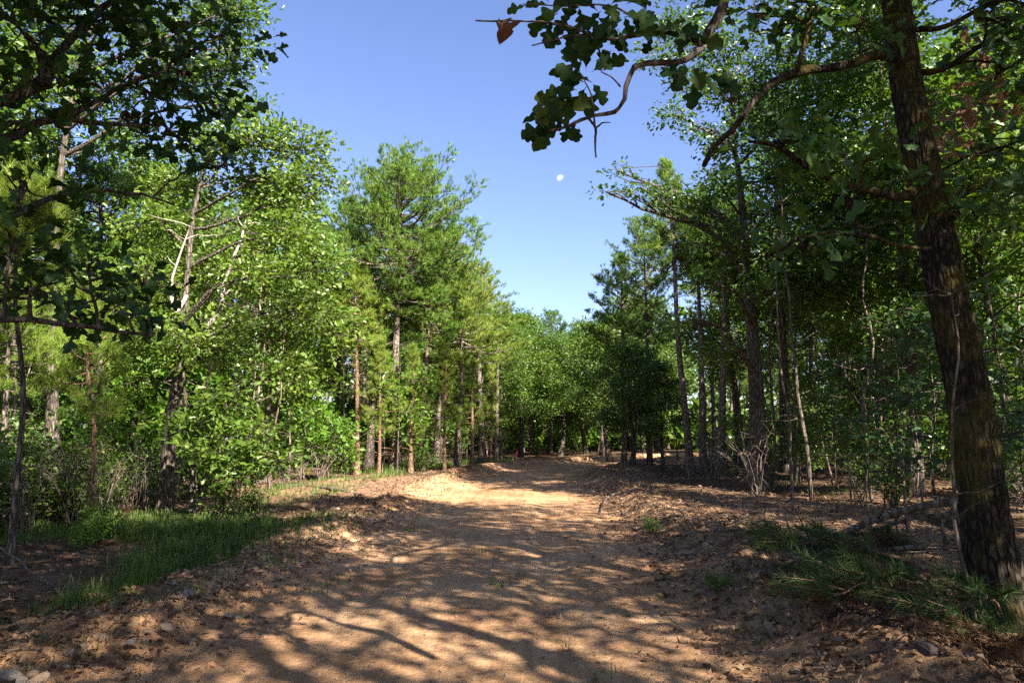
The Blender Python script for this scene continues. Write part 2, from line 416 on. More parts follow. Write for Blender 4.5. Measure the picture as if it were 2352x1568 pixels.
# ------------------------------------------------------------------ plant generators: return dict part -> mesh
def wiggle(rng, pts, amp):
    p = np.array(pts, float); n = len(p)
    w_ = np.cumsum(rng.normal(0, amp, (n, 3)), 0); w_ -= np.linspace(0, 1, n)[:, None] * w_[-1]
    w_ *= np.sin(np.linspace(0, np.pi, n))[:, None] ** .5
    return p + w_

def broadleaf(seed, trunk, r0, r1, lobes, clusters, per, size, tmpl=LEAF_MID, spread=.22, limbs=(), leaf='oak', bark='bark_oak',
              sides=10, tseg=22, nsub=7, wob=.03, up=.8, jit=.74, bare=0, singles=0, single_tmpl=None, view=None, flare=.5, limb_r=.38, pale_limbs=()):
    """trunk: control points; lobes: (center, radii(3), weight). Everything in the tree's own coordinates."""
    rng = np.random.default_rng(seed)
    wood = Geo(); crown = Geo(); pale = Geo()
    tp = wiggle(rng, spline(trunk, tseg), wob * .3)
    t = np.linspace(0, 1, tseg)
    tr = r0 * (1 - t) ** 1.35 + r1 * t; tr = tr * (1 + flare * np.exp(-t * tseg * .55)) * (1 + .05 * rng.normal(size=tseg))
    tubes(wood, tp, tr, sides)
    sk = [tp]; skr = [tr]
    for li in limbs:
        pts, ra, rb = li[:3]
        lp = wiggle(rng, spline(pts, 18), min(.018, .006 * np.linalg.norm(np.asarray(pts[-1]) - np.asarray(pts[0])))); lr = np.linspace(ra, rb, 18) * (1 + .08 * rng.normal(size=18))
        tubes(wood, lp, lr, 8); sk.append(lp); skr.append(lr)
    for pts, ra, rb in pale_limbs:
        lp = wiggle(rng, spline(pts, 14), .02); tubes(pale, lp, np.linspace(ra, rb, 14), 7)
        for _ in range(5):
            a = lp[rng.integers(4, 14)]; e = a + unit(lp[-1] - lp[0] + rng.normal(0, .9 * np.linalg.norm(lp[-1] - lp[0]), 3)) * rng.uniform(.3, .8)
            tubes(pale, wiggle(rng, spline([a, (a + e) / 2 + rng.normal(0, .06, 3), e], 6), .02), np.linspace(rb * .8, .004, 6), 4)
    skp = np.concatenate(sk); skrr = np.concatenate(skr)
    wsum = sum(l[2] for l in lobes)
    single = []
    for c, rad, wt in lobes:
        c = np.asarray(c, float); rad = np.asarray(rad, float)
        # where the limb leaves the wood: near, and lower than the lobe
        hd = np.linalg.norm(skp[:, :2] - c[:2], axis=1)
        cost = np.linalg.norm(skp - c, axis=1) + 1.2 * np.maximum(0, skp[:, 2] - (c[2] - .25 * hd))
        cost[:3] += 5
        i = int(np.argmin(cost)); a = skp[i]; L = np.linalg.norm(c - a)
        limbP = None
        if L > .12:
            mid = (a + c) / 2 + np.array([0, 0, .10 * L]) + rng.normal(0, .07 * L, 3)
            limbP = wiggle(rng, spline([a, mid, c], 10), .02 * L ** .5)
            ra = min(skrr[i] * .75, limb_r * r0 * min(1, .3 + .18 * L)); lr = np.linspace(ra, max(.010, ra * .3), 10)
            tubes(wood, limbP, lr, 6)
        else:
            limbP = np.repeat(c[None], 10, 0) + np.linspace(-.05, .05, 10)[:, None]
            ra = .02
        subs = []
        for k in range(nsub):
            s = limbP[rng.integers(4, 10)]
            e = c + unit(rng.normal(size=3)) * rad * rng.uniform(.55, .95)
            Ls = np.linalg.norm(e - s)
            subs.append(wiggle(rng, spline([s, (s + e) / 2 + rng.normal(0, .10 * Ls, 3) + [0, 0, .05 * Ls], e], 6), .02 * Ls ** .5))
        subs = np.array(subs)
        tubes(wood, subs, np.broadcast_to(np.linspace(max(.012, ra * .28), .006, 6), subs.shape[:2]), 4)
        S = np.concatenate([subs[:, 2:].reshape(-1, 3), limbP[5:]])
        m = max(4, int(clusters * wt / wsum))
        dirs = unit(rng.normal(size=(m, 3))); rr = rng.random(m) ** .45
        C = c + dirs * rad * rr[:, None] * (1 + .12 * rng.normal(size=(m, 1)))
        dd = ((C[:, None, :] - S[None]) ** 2).sum(2); j = dd.argmin(1); A = S[j]
        far = np.sqrt(dd.min(1)); pull = np.minimum(1, .75 / np.maximum(far, .01))
        C = A + (C - A) * pull[:, None]
        tubes(wood, np.stack([A, C], 1), np.broadcast_to(np.array([.006, .003]), (m, 2)), 3, cap=False)
        keep = rng.random(m) > bare
        C = C[keep]; A = A[keep]; m = len(C)
        base = np.repeat(C, per, 0) + rng.normal(0, spread, (m * per, 3)) * [1.1, 1.1, .5]
        crnd = np.clip(.62 * np.repeat(rng.random(m), per) + .38 * rng.random(m * per), 0, 1)
        od = unit(base - np.repeat(A, per, 0)) + unit(base - c) * .5
        if singles: single.append((base, od))
        else: add_leaves(crown, rng, base, od, size, tmpl, up, jit, .42, crnd)
    out = {}
    if singles:
        B = np.concatenate([s[0] for s in single]); O = np.concatenate([s[1] for s in single])
        order = np.argsort(np.linalg.norm(B - np.asarray(view), axis=1) + rng.random(len(B)) * 1.2)
        pick = order[:singles]; rest = order[singles:]
        w_, d, nn = leaf_frames(rng, B[pick], O[pick], up, jit)
        out['singles'] = [(B[p], w_[i], d[i], nn[i], size * rng.uniform(.8, 1.3)) for i, p in enumerate(pick)]
        add_leaves(crown, rng, B[rest], O[rest], size, tmpl, up, jit)
    out['trunk'] = wood.mesh("trunk", True, [M[bark]], False)
    out['crown'] = crown.mesh("crown", False, [M[leaf]])
    if pale.V: out['dead_limb'] = pale.mesh("dead_limb", True, [M['bark_pale']], False)
    return out

def needle_tufts(geo, rng, pos, dirs, n, length, width, spread=.75, back=.12):
    m = len(pos)
    if m == 0: return
    pos = np.repeat(pos, n, 0); dr = np.repeat(unit(dirs), n, 0); k = m * n
    base = pos - dr * (rng.random((k, 1)) * back)
    nd = unit(dr * .85 + unit(rng.normal(size=(k, 3))) * spread)
    ln = length * rng.uniform(.7, 1.15, (k, 1))
    s = unit(np.cross(nd, rng.normal(size=(k, 3)))) * (width / 2)
    V = np.stack([base + s, base - s, base + nd * ln], 1).reshape(-1, 3)
    F = np.arange(k * 3).reshape(-1, 3)
    geo.add(V, F, np.clip(np.repeat(rng.random(m), n) * .7 + rng.random(k) * .3, 0, 1))

def pine(seed, h, cb, wmax, r0, branches=64, needles=20, nlen=.15, nwid=.011, leaf='needle', bark='bark_pine', bend=.25, dead=14, profile='round', tuft_gap=.13, lean=(0, 0)):
    rng = np.random.default_rng(seed)
    wood = Geo(); crown = Geo()
    ns = 24; t = np.linspace(0, 1, ns)
    tp = np.stack([lean[0] * h * t + bend * (vnoise(t * 2.5, 1.5, seed % 40) - .5) * t * (1 - t) * 4, lean[1] * h * t + bend * (vnoise(t * 2.5, 9.5, seed % 40) - .5) * t * (1 - t) * 4, h * t], 1)
    tr = r0 * (1 - t) ** .75 + .012; tr = tr * (1 + .45 * np.exp(-t * ns * .8))
    tubes(wood, tp, tr, 10)
    def tk(z): return np.array([np.interp(z, tp[:, 2], tp[:, 0]), np.interp(z, tp[:, 2], tp[:, 1]), z])
    TP = []; TD = []; B1 = []; B2 = []
    az = rng.random() * 6.28
    for k in range(branches):
        f = (k + rng.random()) / branches
        z = cb + (h - cb) * f ** .92 * .985
        az += 2.4 + rng.normal(0, .4)
        if profile == 'round': pr = min(1, .45 + 2.2 * f) * (1 - f ** 3.6) ** .65
        else: pr = (1 - f) ** .8 * min(1, .55 + 2 * f)
        L = max(.25, wmax * pr * rng.uniform(.55, 1.15))
        el = R(-4 + 62 * f ** 1.5 + rng.normal(0, 13))
        d = np.array([math.cos(az) * math.cos(el), math.sin(az) * math.cos(el), math.sin(el)])
        a = tk(z); e = a + d * L; mid = (a + e) / 2 + [0, 0, -.07 * L]; e = e + [0, 0, .12 * L]
        bp = wiggle(rng, spline([a, mid, e], 7), .02 * L)
        B1.append((bp, max(.012, .022 * L ** .8)))
        nsec = max(2, int(L * 4.2))
        side = 1
        horiz = unit(np.cross(d, [0, 0, 1]))
        shoots = [(bp[3], bp[-1])]
        for q in range(nsec):
            fs = .28 + .7 * (q + rng.random()) / nsec
            i = min(5, int(fs * 6)); s = bp[i] + (bp[i + 1] - bp[i]) * (fs * 6 - i)
            side = -side
            sd = unit(d * .75 + horiz * side * rng.uniform(.4, 1.1) + [0, 0, rng.uniform(.0, .8)])
            Ls = L * .42 * (1.15 - fs * .7) * rng.uniform(.6, 1.2)
            shoots.append((s, s + sd * Ls)); B2.append((s, s + sd * Ls))
        for s, e2 in shoots:
            Ls = np.linalg.norm(e2 - s); nt_ = max(3, int((.18 + min(Ls, .55)) / tuft_gap))
            dd = unit(e2 - s)
            for q in range(nt_):       # a puff of tufts round the shoot's end
                g = 1 - rng.random() ** 1.5 * min(.8, .42 / max(Ls, .1))
                jitter = rng.normal(0, .075, 3) * [1, 1, .8]
                TP.append(s + (e2 - s) * g + jitter); TD.append(dd + rng.normal(0, .4, 3) + [0, 0, .75])
    tubes(wood, np.array([b for b, _ in B1]), np.array([np.linspace(r, .006, 7) for _, r in B1]), 5)
    b2 = np.array([[s, e] for s, e in B2]); tubes(wood, b2, np.broadcast_to(np.array([.009, .004]), b2.shape[:2]), 3, cap=False)
    for k in range(dead):
        z = rng.uniform(min(1.2, cb * .4), cb); a = tk(z); az2 = rng.random() * 6.28; L = rng.uniform(.3, 1.1) * min(1, wmax)
        e = a + np.array([math.cos(az2), math.sin(az2), rng.uniform(-.25, .2)]) * L
        bp = wiggle(rng, spline([a, (a + e) / 2 + [0, 0, .03], e], 5), .02)
        tubes(wood, bp, np.linspace(.014, .004, 5), 4)
        for _ in range(2):
            s = bp[rng.integers(2, 5)]; tubes(wood, np.array([s, s + rng.normal(0, .2, 3)]), np.array([.005, .003]), 3)
    needle_tufts(crown, rng, np.array(TP), np.array(TD), needles, nlen, nwid)
    return {'trunk': wood.mesh("trunk", True, [M[bark]], False), 'crown': crown.mesh("crown", False, [M[leaf]])}

def auto_lobes(seed, h, cb, wid, n=10):
    rng = np.random.default_rng(seed + 500); L = []
    for k in range(n):
        f = (k + .5) / n; z = cb + (h - cb) * (.08 + .84 * f); az = 2.4 * k + rng.normal(0, .4)
        pr = math.sin(math.pi * (.18 + .74 * f)) ** .7
        rr = wid * pr * rng.uniform(.45, .8)
        s = wid * (.34 + .2 * rng.random()) * (.75 + .35 * pr)
        L.append(((math.cos(az) * rr, math.sin(az) * rr, z), (s, s, s * .72), s * s))
    L.append(((rng.normal(0, .2), rng.normal(0, .2), h - .5), (wid * .4, wid * .4, .7), wid * wid * .2))
    return L

def put(parts, name, loc, label, cat, group=None, rotz=0, scale=1.0, tilt=(0, 0), crown_mat=None):
    r = root(name, loc, label, cat, group, rotz, scale, tilt)
    for pn in ('trunk', 'dead_limb', 'crown'):
        me = parts.get(pn)
        if me is None: continue
        o = ob(pn, me, r)
        if pn == 'dead_limb': o['label'] = "bleached bare dead limb"
        if pn == 'crown' and crown_mat:
            o.material_slots[0].link = 'OBJECT'; o.material_slots[0].material = crown_mat
    return r

# ================================================================== THE SETTING
def graded(lo, hi, f):
    out = [lo]
    while out[-1] < hi: out.append(out[-1] + f(out[-1]))
    return np.array(out)
def grid_mesh(name, X, Y, zf, mat, attrs=None, smooth=True):
    """X, Y: (n,m) arrays"""
    Z = zf(X, Y); n, m = X.shape
    V = np.stack([X, Y, Z], 2).reshape(-1, 3)
    i = np.arange(n - 1)[:, None] * m; j = np.arange(m - 1)[None]
    q = (i + j).ravel()
    F = np.stack([q, q + 1, q + m + 1, q + m], 1)
    return mesh_tri(name, V, F, smooth, None, {k: f(X, Y).ravel() for k, f in (attrs or {}).items()}, [mat])

ys = graded(-40, 900, lambda y: .24 + .03 * max(0, abs(y - 5) - 8) + (.0025 * max(0, y - 60) ** 1.5))
xh = graded(0, 900, lambda x: .22 + .03 * max(0, x - 8) + .0025 * max(0, x - 50) ** 1.5)
xs = np.concatenate([-xh[:0:-1], xh])
gx, gy = np.meshgrid(xs, ys)
g = ob("ground", grid_mesh("ground", gx, gy, ground_z, M['ground'])); tag(g, "brown leaf-strewn forest floor under the trees", None, None, 'structure')

ry = graded(-12, 76, lambda y: 0.026 + max(0, y - 3) ** 2 / 1400 + (.1 if y < 2.6 else 0))
rd = np.concatenate([np.linspace(-7.6, -4.6, 36, endpoint=False), np.linspace(-4.6, 4.6, 250, endpoint=False), np.linspace(4.6, 8.4, 45)])
dd, yy = np.meshgrid(rd, ry)
rx = dd + road_c(yy)
def edge_attr(x, y):
    a = np.abs(road_d(x, y)); return sstep(1.5, 3.4, a)
rdo = ob("dirt_road", grid_mesh("dirt_road", rx, yy, road_z, M['road'], {"edge": edge_attr}))
tag(rdo, "freshly graded ochre dirt road with crumbly pushed-up edges", None, None, 'structure')

# ================================================================== TREE LIBRARY
def straight(h, lean=(0, 0), b=.25, seed=0):
    rng = np.random.default_rng(seed)
    return [np.array([lean[0] * f * h + rng.normal(0, b) * (f > 0) * .5, lean[1] * f * h + rng.normal(0, b) * (f > 0) * .5, f * h]) for f in (0, .25, .5, .75, .97)]
OAK = [broadleaf(100 + k, straight(h, seed=k), .15, .03, auto_lobes(k, h, cb, wd), 950, 12, .145, LEAF_MID if k < 3 else LEAF_FAR, .22, nsub=6)
       for k, (h, cb, wd) in enumerate([(10, 2.6, 2.6), (11.5, 3.4, 2.4), (9, 2.2, 2.7), (12, 4.0, 2.5), (8, 2.0, 2.3)])]
OAKH = [10, 11.5, 9, 12, 8]
PINE = [pine(200 + k, h, cb, wd, .14, br, 14, .20, .022, dead=16, tuft_gap=.125) for k, (h, cb, wd, br) in enumerate([(13, 5.5, 2.4, 84), (14, 7, 2.2, 76), (12, 4.2, 2.3, 90)])]
PINEH = [13, 14, 12]
YPINE = [pine(230 + k, h, cb, wd, .07, br, 26, .19, .008, leaf='needle_y', bark='bark_pine_red', profile='cone', dead=8, tuft_gap=.16) for k, (h, cb, wd, br) in enumerate([(6, 1.8, 1.25, 40), (4.2, 1.3, 1.0, 30)])]
YPH = [6, 4.2]
THIN = [broadleaf(150 + k, straight(h, seed=50 + k), .15, .03, auto_lobes(50 + k, h, cb, wd, 12), 560, 11, .13, LEAF_FAR, .2, nsub=5) for k, (h, cb, wd) in enumerate([(10, 4.2, 3.0), (11, 4.6, 2.9)])]
def sapling(seed, h, wd, n, leaf, size, stems=1):
    rng = np.random.default_rng(seed)
    lob = []
    for k in range(n):
        f = (k + .6) / n; az = k * 2.4; rr = wd * rng.uniform(.3, .8)
        lob.append(((math.cos(az) * rr, math.sin(az) * rr, h * (.28 + .66 * f)), (wd * .5, wd * .5, wd * .4), 1))
    return broadleaf(seed, straight(h, b=.10, seed=seed), .028, .008, lob, 150, 7, size, LEAF_MID, .14, leaf=leaf, nsub=4, sides=6, tseg=12, flare=.2, wob=.05)
SAP = [sapling(300, 3.6, .9, 7, 'bright', .12), sapling(301, 2.6, .8, 6, 'oak', .12), sapling(302, 4.6, 1.0, 9, 'oak', .12), sapling(303, 1.5, .7, 5, 'bright', .11), sapling(304, 5.5, 1.0, 9, 'bright', .12)]
SAPH = [3.6, 2.6, 4.6, 1.5, 5.5]
def sparse(seed, h, wd, n):
    rng = np.random.default_rng(seed); lob = []
    for k in range(n):
        az = k * 2.4; rr = wd * rng.uniform(.4, 1); lob.append(((math.cos(az) * rr, math.sin(az) * rr, h * (.35 + .6 * (k + .5) / n)), (wd * .5, wd * .5, wd * .22), 1))
    return broadleaf(seed, straight(h, b=.14, seed=seed), .022, .006, lob, 60, 6, .10, LEAF_MID, .12, leaf='oak', nsub=3, sides=6, tseg=12, flare=.2)
SPARSE = [sparse(310, 3.2, .7, 6), sparse(311, 4.2, .8, 8)]
def shrub(seed, h, wd, n, leaf, size):
    rng = np.random.default_rng(seed); wood = Geo(); crown = Geo()
    for k in range(n):
        az = rng.random() * 6.28; e = np.array([math.cos(az) * wd * rng.uniform(.2, 1), math.sin(az) * wd * rng.uniform(.2, 1), h * rng.uniform(.5, 1)])
        s = np.array([rng.normal(0, .06), rng.normal(0, .06), 0]); p = wiggle(rng, spline([s, (s + e) / 2 + [0, 0, .12 * h], e], 8), .02)
        tubes(wood, p, np.linspace(.012, .003, 8), 4)
        if leaf:
            b = p[rng.integers(2, 8, 26)] + rng.normal(0, .08, (26, 3)); add_leaves(crown, rng, b, unit(b - p[0]), size, LEAF_MID)
        else:
            for _ in range(7):
                a = p[rng.integers(2, 8)]; b = a + rng.normal(0, .22, 3) * [1, 1, .8]; b[2] = max(b[2], .02)
                tubes(wood, np.stack([a, (a + b) / 2 + rng.normal(0, .03, 3), b]), np.array([.006, .004, .002]), 3)
    return {'trunk': wood.mesh("stems", True, [M['dead_wood'] if leaf else M['brush']], False), 'crown': crown.mesh("foliage", False, [M[leaf]]) if leaf else None}
SHRUB = [shrub(320, 1.2, .7, 16, 'oak', .10), shrub(321, .8, .6, 14, 'bright', .09), shrub(322, 1.7, .8, 18, 'oak', .11)]
TWIGGY = [shrub(330, 1.6, .9, 10, None, 0), shrub(331, 1.0, .8, 9, None, 0)]
def thin_snag(seed, h, r):
    rng = np.random.default_rng(seed); wood = Geo()
    p = wiggle(rng, spline(straight(h, b=.14, seed=seed), 14), .03); tubes(wood, p, np.linspace(r, .008, 14), 7)
    for k in range(14):
        i = rng.integers(3, 14); a = p[i]; az = rng.random() * 6.28; L = rng.uniform(.25, 1.0)
        e = a + np.array([math.cos(az), math.sin(az), rng.uniform(-.1, .5)]) * L
        b = wiggle(rng, spline([a, (a + e) / 2 + rng.normal(0, .05, 3), e], 5), .02); tubes(wood, b, np.linspace(.010, .003, 5), 4)
    return {'trunk': wood.mesh("trunk", True, [M['dead_wood']], False)}
SNAG = [thin_snag(340, 5.5, .035), thin_snag(341, 7, .045), thin_snag(342, 4, .028)]

# ================================================================== HERO TREES
def place(u, D):
    x = at(u, 975, D)[0]; return np.array([x, D, float(gz(x, D)) - .04])
def lobe(u, v, D, ru, rv, o, rd=None, wt=None):
    """a leafy mass of a tree rooted at o: centre seen at (u, v) at D metres, ru x rv picture units wide"""
    c = at(u, v, D) - o; k = D / 1568.0
    rx_, rz_ = ru * k, rv * k; ry_ = rd if rd else (rx_ + rz_) / 2
    return (c, (rx_, ry_, rz_), wt if wt else rx_ * rz_ + .3 * rx_ * ry_)
def path(pts, o):
    return [at(u, v, D) - o for u, v, D in pts]

def hero_pine(u, vb_D, utop, vtop, cbv, wmax, r0, seed, label, br=70, needles=12, leaf='needle', bark='bark_pine', profile='round', nl=.20, nw=.020, gap=.105, dead=14):
    D = vb_D; o = place(u, D); tp = at(utop, vtop, D) - o; h = tp[2] - (1.15 if profile == 'round' and D > 18 else .2); cb = max(.5, (at(u, cbv, D) - o)[2])
    if D >= 31:      # far enough to share one of three crowns
        k = seed % 3; s_ = h / PINEH[k]; w_ = wmax / (2.4, 2.2, 2.3)[k]
        return put(PINE[k], 'pine_tree', o, label, 'pine', None, seed * 1.7, (w_, w_, s_), (0, math.atan2(tp[0], h)), M[leaf])
    return put(pine(seed, h, cb, wmax, r0, br, needles, nl, nw, leaf, bark, profile=profile, lean=(tp[0] / h, 0), tuft_gap=gap, dead=dead), 'pine_tree', o, label, 'pine')

hero_pine(906, 27, 925, 338, 720, 3.4, .18, 401, "tallest pine with broad dense rounded crown and thick pale trunk beside the road", br=130, needles=14)
hero_pine(850, 31, 842, 400, 660, 2.9, .14, 402, "tall pine close behind the tallest pine, crown touching it", br=90)
hero_pine(822, 25, 818, 600, 800, 1.7, .085, 403, "slender young pine with straight reddish stem and yellow-green needles", br=52, leaf='needle_y', bark='bark_pine_red', profile='cone', nl=.2)
hero_pine(966, 29, 1000, 470, 800, 2.4, .12, 404, "pine with slightly tilted trunk next to the tallest pine on the road side", br=84)
hero_pine(1051, 30, 1062, 590, 850, 2.5, .125, 405, "straight pine with clean grey lower trunk above the pale dirt mound", br=84, leaf='needle_y')
hero_pine(1106, 33, 1098, 560, 880, 2.2, .085, 406, "thin pine with low branches, last of the sunlit pine row before the oaks", br=84, leaf='needle_y')
hero_pine(1003, 34, 1030, 500, 760, 2.3, .13, 407, "pine set back between the tilted pine and the straight grey one", br=76)
hero_pine(775, 34, 790, 425, 700, 2.3, .14, 408, "pine standing behind the slender reddish pine, crown half hidden by oak leaves", br=76)
hero_pine(1140, 37, 1130, 650, 880, 1.7, .10, 409, "short pine at the far end of the sunlit pine row", br=60)
hero_pine(1262, 52, 1268, 683, 900, 2.6, .16, 410, "distant pine whose round top stands over the far oaks", br=70)
hero_pine(1200, 54, 1196, 694, 900, 2.4, .15, 411, "distant pine half hidden behind the pale far oak", br=60)
hero_pine(1322, 56, 1318, 712, 900, 2.0, .14, 412, "distant narrow pine at the edge of the sky gap", br=60)
hero_pine(1583, 24, 1528, 362, 620, 1.9, .12, 413, "leaning pine with pale sunlit lower trunk and spire top against the sky", br=84, profile='cone')
hero_pine(1612, 25, 1592, 398, 640, 1.7, .12, 414, "pine just behind the leaning spire-topped pine", br=70)
hero_pine(1650, 23, 1668, 372, 640, 1.7, .13, 415, "pine between the leaning pine and the dark-trunked roadside oak", br=70)
hero_pine(1432, 33, 1418, 535, 800, 2.0, .13, 416, "pine with open ragged crown reaching into the sky gap, across the road", br=70)
hero_pine(1490, 31, 1478, 450, 720, 1.9, .13, 417, "pine behind the ragged-crowned pine across the road", br=64)
for k, (u, D, vt, lab) in enumerate([(872, 24.5, 780, "young yellow-green pine between the slender pine and the tallest pine"), (945, 26, 800, "young yellow-green pine hugging the tallest pine's trunk on the road side"), (1022, 27.5, 790, "young yellow-green pine between the tilted pine and the straight grey one"), (1085, 29, 830, "low young pine just before the last thin pine of the sunlit row"), (1128, 32, 840, "small young pine beside the survey stake")]):
    o = place(u, D); h = (at(u, vt, D) - o)[2]; put(YPINE[k % 2], 'pine_tree', o, lab, 'pine', None, k * 1.1, h / YPH[k % 2])
# young pines under the oak on the near side
hero_pine(232, 10.5, 212, 650, 960, .85, .026, 420, "young pine sapling with thin crooked stem in front of the fallen log", br=30, needles=34, leaf='needle_y', bark='bark_pine_red', profile='cone', nl=.2, nw=.007, gap=.12, dead=4)
hero_pine(55, 8.2, 65, 395, 640, .95, .028, 421, "young pine with long pale needle tufts at the picture's left edge", br=36, needles=44, leaf='needle_y', bark='bark_oak', profile='cone', nl=.22, nw=.007, gap=.12, dead=3)
hero_pine(20, 14, 30, 640, 900, 1.5, .07, 422, "dim pine with yellow-green lower boughs behind the young needle-tufted pine", br=44, needles=26, leaf='needle_y', bark='bark_pine', nl=.19, nw=.009, dead=5)
hero_pine(250, 20, 235, 320, 600, 2.0, .14, 423, "tall pine seen through the gap between the overhanging oak boughs", br=64)

# ---- oak at the road edge, near side: bleached dead limbs in a sunlit crown
o = place(378, 13.6)
tr_ = path([(378, 1160, 13.6), (392, 1000, 13.6), (408, 850, 13.6), (425, 680, 13.7), (445, 500, 13.8), (470, 380, 14)], o); tr_[0][2] = -.1
LB = [lobe(*a, o) for a in [
    (600, 320, 13.8, 105, 60), (690, 345, 13.6, 70, 55), (690, 430, 13.3, 80, 60), (500, 330, 14.2, 90, 70), (600, 420, 14.5, 100, 50), (735, 400, 13.4, 30, 40),
    (420, 430, 14.6, 90, 50), (340, 520, 14, 90, 55), (660, 540, 13.2, 100, 50), (710, 620, 12.8, 75, 70), (600, 640, 12.8, 90, 45),
    (700, 720, 12.4, 85, 70), (600, 770, 12.6, 90, 60), (480, 620, 14.6, 80, 60), (330, 640, 13.6, 100, 60), (470, 800, 13.2, 100, 55),
    (350, 780, 13.2, 90, 60), (650, 850, 12.2, 60, 40),  (260, 720, 13.4, 80, 60), (560, 250, 14.4, 70, 45)]]
put(broadleaf(450, tr_, .15, .03, LB, 1150, 16, .098, LEAF_MID, .15, leaf='oak', nsub=7, bare=.04,
              pale_limbs=[(path([(440, 800, 13.5), (498, 715, 13.1), (512, 640, 13), (545, 570, 13), (565, 505, 13.1)], o), .055, .018),
                          (path([(505, 690, 13.1), (560, 635, 12.9), (605, 605, 12.8)], o), .03, .010),
                          (path([(520, 700, 13.1), (600, 712, 12.7), (680, 770, 12.5)], o), .025, .008),
                          (path([(428, 680, 13.6), (405, 715, 13.3), (398, 640, 13.3), (436, 520, 13.4)], o), .045, .014)]),
    'oak_tree', o, "oak at the grassy edge with bleached dead limbs inside its sunlit crown", 'oak')
o = place(440, 12.6)
put(broadleaf(451, path([(440, 1165, 12.6), (446, 1060, 12.6), (462, 930, 12.5), (490, 820, 12.3)], o), .06, .02,
    [lobe(*a, o) for a in [(520, 930, 12, 70, 45), (600, 1000, 11.6, 60, 40), (500, 1040, 11.8, 80, 45), (560, 1090, 11.6, 50, 30), (430, 980, 12.4, 60, 40), (640, 1060, 11.4, 40, 25)]], 240, 7, .12, LEAF_MID, .15, leaf='oak', nsub=5, sides=7),
    'oak_tree', o, "thin dark young oak leaning beside the oak with bleached limbs", 'oak')

# ---- tall oak whose crown edge meets the sky top left
o = place(120, 17)
put(broadleaf(452, path([(120, 1080, 17), (120, 800, 17), (130, 500, 17), (170, 200, 17), (250, -80, 17)], o), .15, .05,
    [lobe(*a, o) for a in [(500, 40, 16.5, 90, 80), (560, 20, 16, 60, 45), (560, 120, 16, 38, 40), (520, 165, 16.4, 60, 60), (540, 235, 16.2, 30, 30), (420, 160, 17, 100, 80), (330, 60, 17, 110, 90), (400, -120, 17, 160, 110), (560, -110, 16.5, 90, 90), (200, 200, 17.5, 130, 100), (300, 330, 17.6, 90, 60), (100, 60, 18, 130, 110), (60, 330, 18, 100, 90)]],
    1400, 12, .13, LEAF_MID, .19, nsub=7), 'oak_tree', o, "tall oak whose crown edge meets the sky above the road's grassy side", 'oak')

# ---- near oak overhanging from the left: trunk beside the road, outside the picture
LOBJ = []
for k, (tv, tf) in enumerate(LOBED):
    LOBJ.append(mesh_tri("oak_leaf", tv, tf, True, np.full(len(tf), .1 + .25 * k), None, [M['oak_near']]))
def hang_singles(parent, singles, rng):
    for b, w_, d, n, s in singles:
        o_ = ob("leaf", LOBJ[rng.integers(0, 4)], parent)
        m = Matrix(((w_[0], d[0], n[0], b[0]), (w_[1], d[1], n[1], b[1]), (w_[2], d[2], n[2], b[2]), (0, 0, 0, 1)))
        o_.matrix_local = m @ Matrix.Diagonal((s, s, s, 1))
x0 = np.array([-5.6, 3.4]); o = np.array([x0[0], x0[1], float(gz(*x0)) - .05])
tr_ = [np.array(p) for p in ([0, 0, 0], [.15, .1, 1.8], [.1, .3, 3.6], [.4, .4, 5.5], [.7, .6, 8], [.9, .8, 10])]
LM = [(path([(-900, 500, 3.6), (-400, 440, 4.2), (0, 345, 4.6), (130, 290, 4.9), (270, 285, 5.2)], o), .06, .018),
      (path([(-900, 420, 3.6), (-300, 250, 4.2), (60, 230, 4.8), (200, 60, 5.2), (330, -60, 5.4)], o), .06, .02),
      (path([(-900, 900, 3.5), (-500, 820, 4.0), (-100, 735, 4.4), (150, 748, 4.8), (350, 770, 5.2)], o), .045, .010),
      (path([(130, 290, 4.9), (260, 220, 5.2), (380, 160, 5.5), (450, 110, 5.8)], o), .022, .008),
      (path([(20, 500, 4.8), (150, 440, 5.6), (270, 430, 6.2), (400, 470, 6.8)], o), .03, .010)]
LB = [lobe(*a, o) for a in [(40, 60, 4.6, 150, 110), (240, 30, 5.0, 130, 70), (390, 60, 5.5, 110, 70), (440, 180, 5.7, 70, 55), (350, 235, 5.5, 90, 50), (120, 200, 4.8, 120, 60),
      (420, 320, 5.9, 80, 35), (300, 300, 5.6, 70, 40), (40, 280, 4.6, 70, 50), (480, 250, 5.9, 45, 50), (510, 80, 6, 35, 60), (520, 380, 6.2, 35, 22), (60, 420, 4.8, 70, 50), (20, 560, 4.6, 60, 60),
      (170, 690, 5.0, 110, 42), (310, 720, 5.3, 80, 42), (60, 660, 4.7, 80, 45), (200, 610, 5.2, 110, 45), (330, 640, 5.6, 60, 40),
      (-250, 100, 4.2, 220, 160), (-300, 500, 4, 220, 130), (200, -220, 4.6, 300, 130), (-200, -300, 4, 300, 200)]]
LB += [((3.2, -.6, 7.2), (1.3, 1.2, .8), 1.6), ((4.2, .2, 8.2), (1.3, 1.3, .8), 1.6), ((2.4, -1.6, 8.6), (1.4, 1.4, .9), 1.6), ((2.2, .8, 9.4), (1.4, 1.4, .9), 1.6), ((4.4, -1.4, 9.2), (1.2, 1.2, .8), 1.4)]  # unseen upper crown masses, added to shade the boughs below
pt = broadleaf(455, tr_, .19, .05, LB, 800, 8, .15, LOBED[1], .13, limbs=LM, leaf='oak_dark', nsub=6, singles=280, view=np.array([0, 0, 1.6]) - o + np.array([-2.2, 4.6, 2.2]), up=.7, jit=.6)
